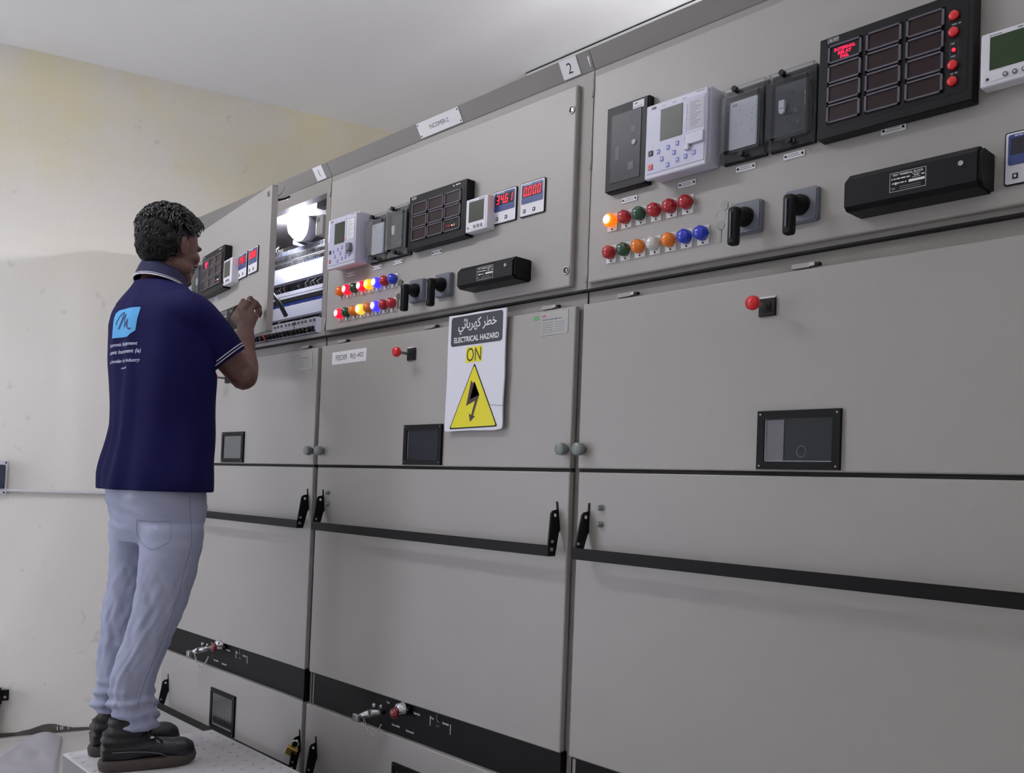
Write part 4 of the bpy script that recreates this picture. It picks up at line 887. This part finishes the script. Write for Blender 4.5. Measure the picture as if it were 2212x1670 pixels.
# right hand: back towards the camera, fingers bent over the door edge
MC = [Vector(p) for p in ((.262, .163, 1.797), (.281, .158, 1.806), (.301, .162, 1.801), (.319, .172, 1.787))]
PI_ = [Vector(p) for p in ((.280, .190, 1.836), (.302, .186, 1.846), (.322, .190, 1.834), (.333, .196, 1.812))]
DI_ = [Vector(p) for p in ((.302, .205, 1.832), (.322, .204, 1.836), (.335, .206, 1.824), (.339, .210, 1.804))]
TI_ = [Vector(p) for p in ((.314, .214, 1.817), (.331, .213, 1.820), (.339, .217, 1.811), (.338, .219, 1.795))]
g.loft([ring_at(WR + Vector((0, .004, 0)), Vector((1, 0, 0)), Vector((0, .9, -.4)), .027, .021, 18), ring_at((.288, .148, 1.762), Vector((1, 0, 0)), Vector((0, .92, -.3)), .034, .020, 18),
        ring_at((.291, .160, 1.785), Vector((1, 0, -.1)), Vector((0, .95, -.3)), .039, .018, 18), ring_at((.292, .168, 1.798), Vector((1, 0, -.15)), Vector((0, .95, -.3)), .036, .012, 18)], S_)
for k in range(4):
    r0 = (.0098, .0102, .0098, .0086)[k]
    g.tube([WR.lerp(MC[k], .55) + Vector((0, .004, 0)), MC[k]], [r0 * .9, r0 * 1.08], S_, seg=10); g.ell(MC[k], (r0 * 1.12,) * 3, S_, sub=2)
    g.tube([MC[k], PI_[k], DI_[k], TI_[k]], [r0, r0 * .95, r0 * .85, r0 * .72], S_, seg=10); g.ell(PI_[k], (r0 * 1.02,) * 3, S_, sub=2); g.ell(DI_[k], (r0 * .88,) * 3, S_, sub=2); g.ell(TI_[k], (r0 * .74,) * 3, S_, sub=2)
TH_ = [WR + Vector((-.014, .012, .012)), Vector((.252, .172, 1.770)), Vector((.262, .200, 1.798)), Vector((.292, .222, 1.812))]
g.tube(TH_, [.013, .0125, .0105, .0085], S_, seg=10); g.ell(TH_[1], (.0128,) * 3, S_, sub=2); g.ell(TH_[2], (.0106,) * 3, S_, sub=2); g.ell(TH_[3], (.0088,) * 3, S_, sub=2)
# left hand with five fingers, relaxed in front of the chest
PLM = WL2 + Vector((.012, .012, .045)); g.ell(PLM, (.034, .016, .044), S_, rot=Matrix.Rotation(R(20), 3, 'Z'), sub=3)
for k in range(4):
    b0 = PLM + Vector((-.024 + .017 * k, .006, .034 - .003 * abs(k - 1.5))); d = Vector((.12 * (k - 1.5), .35, .93)).normalized(); L_ = (.066, .076, .070, .054)[k]; e1 = b0 + d * L_ * .45; e2 = e1 + (d + Vector((0, .5, -.1))).normalized() * L_ * .35; e3 = e2 + (d + Vector((0, 1.1, -.5))).normalized() * L_ * .25
    g.tube([b0, e1, e2, e3], [.0096, .0088, .008, .0068], S_, seg=10); g.ell(e3, (.007,) * 3, S_, sub=2); g.ell(e1, (.009,) * 3, S_, sub=2); g.ell(e2, (.0082,) * 3, S_, sub=2)
t0 = PLM + Vector((.026, .006, -.022)); g.tube([t0, t0 + Vector((.022, .012, .020)), t0 + Vector((.032, .020, .044))], [.012, .0105, .0085], S_, seg=10); g.ell(t0 + Vector((.032, .020, .044)), (.0086,) * 3, S_, sub=2)
HIPC = Vector((.034, 0, 1.17))
RHP, LHP = HIPC + LT * .082 + Vector((.01, 0, -.02)), HIPC - LT * .085 + Vector((-.012, 0, -.02))
KR, AR_ = Vector((.066, -.085, .905)), Vector((-.010, -.062, .46)); KL, AL_ = Vector((-.030, .095, .89)), Vector((-.072, .100, .46))
g.loft([ring_at((a, 0, z), LT, FW, rx, ry) for z, a, rx, ry in ((1.05, .03, .10, .08), (1.10, .034, .145, .105), (1.22, .034, .13, .10))], S_)
limb(g, [RHP, KR, (.040, -.080, .79), (.010, -.072, .70), (-.006, -.064, .60), AR_], [.074, .050, .047, .046, .036, .033], S_); limb(g, [LHP, KL, (-.046, .100, .79), (-.054, .100, .70), (-.060, .100, .60), AL_], [.070, .046, .044, .042, .034, .032], S_)
bm = remesh(g, .0038, 3)
body = obj('body', as_g(bm, SKIN), person, MP_)
# eyes and brows
for s in (-1, 1):
    g = G(); g.ell((.0745, s * .029, -.003), (.0115, .0115, .0115), mat('eye_white', (226, 222, 216), .2), M=MH); g.ell((.0845, s * .029, -.003), (.0022, .005, .005), mat('eye_iris', (30, 18, 12), .1), M=MH); obj('eye', g, person, MP_)
    g = G(); g.ell((.0815, s * .030, .0150), (.004, .017, .003), HAIR, M=MH); obj('eyebrow', g, person, MP_)
g = G(); g.ell((.0925, 0, -.0475), (.004, .019, .0035), HAIR, M=MH); obj('moustache', g, person, MP_)
# hair: a cap grown into many small waves
def hair_ok(d):
    x, y, z = d
    if z > .62: return True
    lim = -.85 if x < -.35 else (-.85 + (x + .35) / .33 * .75 if x < -.02 else (-.10 + (x + .02) * 1.15))
    return z > lim
g = G(); b = bmesh.new(); bmesh.ops.create_icosphere(b, subdivisions=5, radius=1)
for v in list(b.verts):
    d = v.co.normalized(); x, y, z = d
    r = 1 / math.sqrt((x / .101) ** 2 + (y / .083) ** 2 + (z / (.098 if z > 0 else .112)) ** 2)
    r += .007 * noise.noise(d * 6) + .0035 * noise.noise(d * 17) + (.010 * max(0, z) if z > 0 else 0)
    if x > .25 and z > .15: r += .022 * min(1, (x - .25) * 2) * (1 - abs(y)) * min(1, (z - .15) * 4) * 1.3
    v['k'] if False else None
    v.co = d * r * (1 if hair_ok(d) else .80); v.co.x -= .006; v.co.z += .016
for f in b.faces: f.smooth = True
g.merge(b, mat('hair_base', (6, 5, 7), .75, spec=.2), M=MH)
rr = random.Random(21)
for k in range(4200):
    d = Vector((rr.gauss(0, 1), rr.gauss(0, 1), rr.gauss(0, 1))).normalized()
    if not hair_ok(d - Vector((.0, 0, .04))): continue
    short = d.z < .22 - .3 * d.x
    r = 1 / math.sqrt((d.x / .101) ** 2 + (d.y / .083) ** 2 + (d.z / (.098 if d.z > 0 else .112)) ** 2) + (.010 * max(0, d.z))
    if d.x > .25 and d.z > .15: r += .020 * min(1, (d.x - .25) * 2) * (1 - abs(d.y)) * min(1, (d.z - .15) * 4)
    p0 = d * (r - .004) + Vector((-.006, 0, .016)); fl = Vector((.75, rr.uniform(-.6, .6), -.35 if d.x < 0 else .1)); fl = (fl - d * fl.dot(d)).normalized()
    if d.x < -.2: fl = (Vector((-.2, rr.uniform(-.5, .5), -1)) - d * 0).normalized(); fl = (fl - d * fl.dot(d)).normalized()
    L_ = rr.uniform(.010, .018) if short else rr.uniform(.016, .032); sd = d.cross(fl)
    lift = .0045 if short else rr.uniform(.005, .011)
    P = [p0, p0 + fl * L_ * .33 + d * lift + sd * rr.uniform(-.003, .003), p0 + fl * L_ * .7 + d * lift * .9 + sd * rr.uniform(-.005, .005), p0 + fl * L_ + d * lift * .1 + sd * rr.uniform(-.006, .006)]
    w_ = .0011 if short else rr.uniform(.0013, .0026); g.tube(P, [w_ * .8, w_, w_ * .8, w_ * .25], HAIR, seg=5, M=MH)
obj('hair', g, person, MP_, label='short wavy black hair')
# polo shirt
g = G(); N_ = NAVY
SEC = [(1.199, .034, .196, .140, 0), (1.245, .035, .194, .138, 0), (1.29, .038, .186, .134, 0), (1.345, .044, .178, .132, 0), (1.396, .048, .172, .130, 0), (1.45, .046, .177, .129, 0), (1.50, .042, .186, .127, 0), (1.58, .038, .200, .124, 0),
       (1.65, .031, .208, .119, 0), (1.70, .025, .208, .112, 0), (1.74, .022, .198, .101, 0), (1.770, .021, .170, .088, 0), (1.795, .020, .132, .078, 0), (1.815, .021, .098, .070, 0), (1.832, .022, .074, .064, 0)]
g.loft([ring_at((a, 0, z), LT, FW, rx, ry, 40, 2.25) for z, a, rx, ry, q in SEC], N_)
limb(g, [SR + Vector((-.045, .04, -.012)), SR + Vector((.008, -.002, -.022)), SR.lerp(Vector((.228, -.075, 1.603)), .55), Vector((.226, -.075, 1.606))], [.062, .064, .064, .058], N_, 24)
limb(g, [SL + Vector((.045, -.04, -.018)), SL + Vector((.006, -.004, -.034)), SL.lerp(EL2, .6)], [.058, .056, .054], N_, 24)
bm = remesh(g, .0052, 7)
ax = (Vector((.228, -.075, 1.603)) - SR).normalized(); hemc = Vector((.2275, -.076, 1.604)); 
hn = Vector((.0, 0, 0)); e1 = Vector((.261 - .193, 0, 1.634 - 1.573)).normalized(); hn = e1.cross(Vector((0, 1, 0))).normalized()
if hn.dot(ax) < 0: hn = -hn
bmesh.ops.bisect_plane(bm, geom=list(bm.verts) + list(bm.edges) + list(bm.faces), plane_co=hemc, plane_no=hn, clear_outer=False)
kill = [f for f in bm.faces if (f.calc_center_median() - hemc).dot(hn) > 0 and (f.calc_center_median() - hemc).length < .10 and ((f.calc_center_median() - hemc) - ax * (f.calc_center_median() - hemc).dot(ax)).length < .072]
bmesh.ops.delete(bm, geom=kill, context='FACES')
for v in bm.verts:                          # folds of the cloth
    p = v.co; z = p.z
    q = (p - Vector((.035, 0, z))); th = math.atan2(q.y, q.x)
    amp = .007 + .009 * max(0, (1.45 - z) / .25)
    n1 = noise.noise(Vector((th * 2.6, z * 2.2, 3.1))); n2 = noise.noise(Vector((p.x * 9 + z * 6, p.y * 9, z * 7 + 5)))
    if (p - SR).length > .02: v.co = p + q.normalized() * (amp * n1 + .005 * n2) * (1 if z < 1.76 else .4)
    if z < 1.212: v.co.z = 1.2 + (z - 1.199) * .4
shirt = obj('polo_shirt', as_g(bm, NAVY), person, MP_, label='navy blue short-sleeved polo shirt')
sh_bm = bmesh.new(); sh_bm.from_mesh(shirt.data); bmesh.ops.transform(sh_bm, matrix=MP_.inverted() @ WORLD_M[shirt], verts=sh_bm.verts); BV = BVHTree.FromBMesh(sh_bm)
# sleeve piping
for off, m_ in ((.0, NAVYC), (.006, PIPE), (.010, NAVYC), (.0135, PIPE)):
    P = []
    ctr = hemc - hn * (off + .003) - e1 * .0
    for k in range(40):
        t = 2 * math.pi * k / 40; d = e1 * math.cos(t) + Vector((0, 1, 0)) * math.sin(t)
        h = BV.ray_cast(ctr + d * .14, -d, .14)
        if h[0] is not None and (h[0] - ctr).length < .074: P.append(h[0] + d * .0006)
    if len(P) > 10 and m_ is PIPE:
        g = G(); g.tube(P, .0017, PIPE, seg=6, closed=len(P) > 39); obj('sleeve_piping', g, shirt, MP_)
# collar
g = G(); cc = Vector((.028, .010, 0)); rings = []
def collar_ring(z, rx, ry, dz, c=(.026, .006)):
    P = []
    for k in range(40):
        t = 2 * math.pi * k / 40; P.append(Vector((c[0], c[1], z)) + LT * rx * math.cos(t) + FW * ry * math.sin(t) + Vector((0, 0, dz * math.sin(t))))
    return P
b = bmesh.new(); V = [[b.verts.new(p) for p in r] for r in (collar_ring(1.820, .087, .073, -.020, (.022, 0)), collar_ring(1.836, .081, .070, -.022, (.023, .002)), collar_ring(1.856, .071, .068, -.020), collar_ring(1.868, .064, .064, -.022, (.028, .008)), collar_ring(1.862, .060, .060, -.022, (.028, .008)), collar_ring(1.83, .062, .060, -.022))]
for A, B in zip(V, V[1:]):
    for k in range(40): f = b.faces.new((A[k], A[(k + 1) % 40], B[(k + 1) % 40], B[k])); f.smooth = True
g.merge(b, NAVYC); col_ = obj('collar', g, shirt, MP_, label='dark collar with white piping')
g = G(); g.tube([p + Vector((0, 0, .001)) for p in collar_ring(1.8215, .0875, .0735, -.020, (.022, 0))], .0021, PIPE, seg=6, closed=True); obj('collar_piping', g, shirt, MP_)
g = G(); g.tube([p + Vector((0, 0, .001)) for p in collar_ring(1.827, .0855, .0722, -.020, (.022, 0))], .0012, PIPE, seg=6, closed=True); obj('collar_piping', g, shirt, MP_)
# print on the back: drawn flat in (u to the right, z up), wrapped onto the cloth along the back's own normal
BK = -FW
def wrap(g, name, label=None, sub=.006):
    bm = g.bm; bmesh.ops.triangulate(bm, faces=bm.faces)
    for _ in range(4):
        e = [x for x in bm.edges if x.calc_length() > sub]
        if not e: break
        bmesh.ops.subdivide_edges(bm, edges=e, cuts=1); bmesh.ops.triangulate(bm, faces=bm.faces)
    for v in bm.verts:
        u, lay, z = v.co; o_ = Vector((.034, 0, z)) + LT * u + BK * .3
        h = BV.ray_cast(o_, -BK, .6); v.co = (h[0] + BK * (.0012 + lay)) if h[0] is not None else o_ - BK * .18
    for f in bm.faces: f.smooth = True
    return obj(name, g, shirt, MP_, label=label)
CX = -.012
g = G()
def flat(g, pts, m, lay=0.0):
    b = bmesh.new(); f = b.faces.new([b.verts.new((x, lay, z)) for x, z in pts]); bmesh.ops.triangulate(b, faces=[f]); g.merge(b, m)
LOGO = mat('logo_blue', (74, 156, 212), .6); LINK = mat('logo_ink', (26, 34, 84), .6)
W2, zc = .062, 1.6880; s = .0425
flat(g, [(CX - .068, 1.648), (CX + .030, 1.6465), (CX + .060, 1.664), (CX + .068, 1.7335), (CX - .040, 1.7315), (CX - .060, 1.720)], LOGO)
logo = wrap(g, 'printed_logo', 'light blue square logo with a dark looping initial')
def stroke(pts, w_):
    C = []; P = [Vector((x, z, 0)) for x, z in pts]
    for i in range(len(P) - 1):
        p0 = P[max(i - 1, 0)]; p1 = P[i]; p2 = P[i + 1]; p3 = P[min(i + 2, len(P) - 1)]
        for k in range(6): t = k / 6; C.append(.5 * ((2 * p1) + (p2 - p0) * t + (2 * p0 - 5 * p1 + 4 * p2 - p3) * t * t + (-p0 + 3 * p1 - 3 * p2 + p3) * t ** 3))
    C.append(P[-1]); return C
g = G(); C = stroke([(-.040, -.004), (-.036, .006), (-.020, .024), (-.004, .030), (-.004, .020), (-.016, -.004), (-.024, -.018), (-.006, .004), (.010, .022), (.013, .020), (.008, .002), (.010, -.014), (.022, .000), (.028, .006), (.026, -.010), (.032, -.020), (.044, -.021)], 0)
for p, q in zip(C, C[1:]):
    d = (q - p); 
    if d.length < 1e-5: continue
    n = Vector((-d.y, d.x, 0)).normalized() * .0021; d = d.normalized() * .0008
    flat(g, [(CX + v.x, zc + .003 + v.y) for v in (p - d + n, p - d - n, q + d - n, q + d + n)], LINK, .0008)
wrap(g, 'logo_initial')
TXW = mat('print_white', (196, 198, 222), .6)
def back_text(s, u, z, wd, ht, name='printed_line', shear=.25):
    g = G(); g.text(s, u, z, 0, TXW, w=wd, h=ht, shear=shear, bold=.01); return wrap(g, name, sub=.012)
back_text('licrotronic Equipment', CX - .006, 1.6255, .150, .0135); back_text('ctronic Instrument (ia)', CX + .002, 1.6035, .165, .0150)
back_text('a Provider for Industry', CX + .002, 1.5765, .160, .0135, shear=.5); back_text('need', CX + .010, 1.5570, .034, .0065, shear=.5)
# trousers
g = G(); J_ = JEAN
def leg_loft(rows, bm_g):      # rows: z, a, b, half width in a, half depth in b
    bm_g.loft([ring_at((a, b_, z), Vector((1, 0, 0)), Vector((0, 1, 0)), ra, rb, 32, 2.1) for z, a, b_, ra, rb in rows], J_)
PEL = [(1.045, .040, .135, .090), (1.08, .043, .152, .112), (1.13, .045, .164, .124), (1.18, .036, .172, .128), (1.24, .036, .165, .118)]
g.loft([ring_at((a, 0, z), LT, FW, rx, ry, 36, 2.2) for z, a, rx, ry in PEL], J_)
RL = [(1.10, .082, -.076, .094, .096), (1.04, .086, -.080, .090, .098), (.985, .080, -.082, .083, .092), (.915, .071, -.084, .076, .084), (.875, .064, -.084, .075, .078), (.83, .053, -.082, .072, .074), (.79, .038, -.080, .067, .070), (.765, .031, -.078, .066, .068), (.713, .015, -.074, .065, .066), (.66, -.001, -.068, .062, .064), (.62, -.008, -.064, .060, .062), (.595, -.004, -.062, .063, .064), (.578, .0, -.060, .067, .066), (.555, .006, -.058, .064, .062), (.538, .013, -.058, .060, .060), (.52, .018, -.058, .055, .058), (.497, .024, -.058, .049, .054)]
LL = [(1.10, -.008, .080, .088, .092), (1.03, -.010, .088, .080, .086), (.967, -.016, .094, .072, .078), (.90, -.024, .097, .066, .072), (.868, -.030, .098, .064, .070), (.797, -.044, .100, .062, .066), (.75, -.050, .100, .058, .064), (.712, -.052, .100, .056, .062), (.66, -.054, .100, .053, .058), (.614, -.054, .100, .052, .056), (.59, -.058, .100, .055, .056), (.572, -.062, .100, .050, .054), (.555, -.062, .100, .058, .056), (.535, -.064, .100, .058, .054), (.518, -.062, .100, .051, .050)]
leg_loft(RL, g); leg_loft(LL, g)
bm = remesh(g, .0052, 12)
for v in bm.verts:
    p = v.co; z = p.z; right = p.y < .02 + .35 * (p.x - .02)
    if z < 1.02:
        tab = RL if right else LL; c_a, c_b = 0, 0
        for A, B in zip(tab, tab[1:]):
            if B[0] <= z <= A[0]: t = (A[0] - z) / (A[0] - B[0]); c_a = A[1] + (B[1] - A[1]) * t; c_b = A[2] + (B[2] - A[2]) * t
        if z < tab[-1][0]: c_a, c_b = tab[-1][1], tab[-1][2]
        q = Vector((p.x - c_a, p.y - c_b, 0)); qn = q.normalized(); th = math.atan2(q.y, q.x)
        k = 0
        if z < .64: k += .0065 * math.sin((z + .010 * math.sin(th * 2 + 1) + .006 * math.sin(th * 3)) * 2 * math.pi / .036) * min(1, (.64 - z) / .06)
        if .74 < z < .98: k += .004 * noise.noise(Vector((th * 1.5, z * 26 + th * 2.5, 2))) 
        k += .008 * noise.noise(Vector((th * 1.3, z * 9 + th * 1.5, 7 if right else 11))) + .0045 * noise.noise(Vector((th * 2.2, z * 17 - th * 3.5, 3 if right else 5)))
        if not right and .60 < z < .93: k += .006 * max(0, noise.noise(Vector((th * .9, z * 24, 4))))
        wgt = min(1, max(0, (1.02 - z) / .07)); v.co = p + qn * k * wgt
    if z > .96:
        q = Vector((p.x - .036, p.y, 0)).normalized(); v.co = v.co + min(1, (z - .96) / .06) * q * (.005 * noise.noise(Vector((p.x * 14, p.y * 14, z * 12))) + .003 * noise.noise(Vector((p.x * 20 + z * 30, p.y * 20, z * 34))))
    if z < .500 and right: v.co.z = .492 + (z - .488) * .4 + .012 * math.sin((p.x + .02) * 24)
tr = obj('jeans', as_g(bm, JEAN), person, MP_, label='pale blue denim jeans')
tb = bmesh.new(); tb.from_mesh(tr.data); bmesh.ops.transform(tb, matrix=MP_.inverted() @ WORLD_M[tr], verts=tb.verts); BT = BVHTree.FromBMesh(tb)
SEAM = mat('denim_seam', (118, 123, 152), .8)
def seam(pts, name, r=.0006, m=SEAM):
    C = stroke(pts, 0); P = []
    for p in C:
        h = BT.ray_cast(Vector((p.x, -.6, p.y)), Vector((0, 1, 0)), 1.2)
        if h[0] is not None: P.append(h[0] - Vector((0, .0004, 0)))
    if len(P) > 3: g = G(); g.tube(P, r, m, seg=5); obj(name, g, tr, MP_)
seam([(.127, 1.19), (.133, 1.13), (.138, 1.08), (.136, 1.04), (.124, .98), (.112, .92), (.098, .86), (.080, .80), (.060, .74), (.040, .68), (.022, .62), (.014, .58)], 'side_seam', .0009)
seam([(-.012, 1.116), (.030, 1.113), (.078, 1.115)], 'pocket_edge', .0009); seam([(.078, 1.115), (.082, 1.09), (.078, 1.06), (.062, 1.048), (.030, 1.034), (.004, 1.052), (-.010, 1.080), (-.012, 1.114)], 'pocket_edge', .0007)
# ring on the finger
g = G(); mp = MC[1].lerp(PI_[1], .62); dv = (PI_[1] - MC[1]).normalized(); u_ = dv.orthogonal().normalized(); v_ = dv.cross(u_)
g.tube([mp + (u_ * math.cos(R(k * 20)) + v_ * math.sin(R(k * 20))) * .0104 for k in range(18)], .0016, CHROME, seg=8, closed=True); 
tag(obj('finger_ring', g, None, MP_), 'silver ring on the raised hand by the open door', 'ring')
# boots
def boot(name, o, ang, label):
    Mb = MP_ @ Matrix.Translation(o) @ Matrix.Rotation(ang, 4, 'Z'); root = thing(name, label, 'boot', tuple((Mb @ Vector((.03, 0, 0)))), 'black safety boots') if False else None
    g = G(); L = BOOT
    rows = [(-.078, .030, .030, .085), (-.070, .036, .034, .090), (-.03, .040, .034, .085), (.02, .042, .034, .075), (.07, .044, .032, .060), (.12, .050, .030, .052), (.155, .046, .030, .050), (.178, .030, .026, .036)]
    g.loft([[Vector((x, w_ * math.cos(t), .022 + (h * (.5 + .5 * math.sin(t)) if math.sin(t) > -.99 else 0))) for t in [2 * math.pi * k / 24 for k in range(24)]] for x, w_, _, h in rows], L)
    g.loft([ring_at((x, 0, z), Vector((1, 0, 0)), Vector((0, 1, 0)), rx, ry, 24) for z, x, rx, ry in ((.03, -.010, .066, .038), (.06, -.010, .066, .040), (.09, -.010, .062, .042), (.12, -.008, .056, .043), (.150, -.010, .052, .044))], L)
    g.ell((.135, 0, .040), (.046, .047, .036), L)
    bm = remesh(g, .0042, 3)
    for v in bm.verts:
        if .06 < v.co.z < .14 and v.co.x < .05: v.co += Vector((v.co.x + .01, v.co.y, 0)).normalized() * .0025 * math.sin(v.co.z * 2 * math.pi / .026)
        v.co.z = max(v.co.z, .018)
    up_ = obj('boot', as_g(bm, BOOT), person, Mb, label=label)
    g = G(); out = []
    for k in range(40):
        t = 2 * math.pi * k / 40; ct, st = math.cos(t), math.sin(t); x = .050 + .134 * math.copysign(abs(ct) ** .8, ct); wv = .044 + .008 * max(0, min(1, (x - .03) / .1)); out.append((x, wv * math.copysign(abs(st) ** .75, st)))
    rings = []
    for z, sc in ((0, .965), (.004, 1.0), (.020, 1.02), (.030, 1.0), (.032, .95)):
        rings.append([Vector((.05 + (x - .05) * sc, y * sc, z + (.010 * max(0, (x - .13) / .06) ** 1.5 if z < .015 else .006 * max(0, (x - .12) / .06)))) for x, y in out])
    g.loft(rings, SOLE); obj('sole', g, up_, Mb)
    g = G()
    for k in range(5):
        x = .062 - .013 * k; z = .087 + .016 * k; g.tube([(x, -.020, z - .004), (x + .010, 0, z + .006), (x, .020, z - .004)], .0022, BLACKP, seg=6)
    g.tube([(.07, -.012, .084), (.085, -.03, .075), (.075, -.040, .06)], .0018, BLACKP, seg=6); obj('laces', g, up_, Mb)
    g = G(); g.box(.050, .060, -.0345, -.032, .088, .093, WHITEP); obj('eyelet_tab', g, up_, Mb)
    g = G(); g.tube([(-.075, -.012, .058), (-.05, -.039, .058), (.0, -.0425, .056), (.04, -.0435, .052), (.075, -.046, .045), (.10, -.049, .034)], .0012, GREYP, seg=5); obj('stitching', g, up_, Mb)
boot('boot', Vector((-.002, -.062, PL + .001)), R(8), 'near black ankle safety boot with brown-grey sole')
boot('boot', Vector((-.040, .108, PL + .001)), R(16), 'far black ankle safety boot')
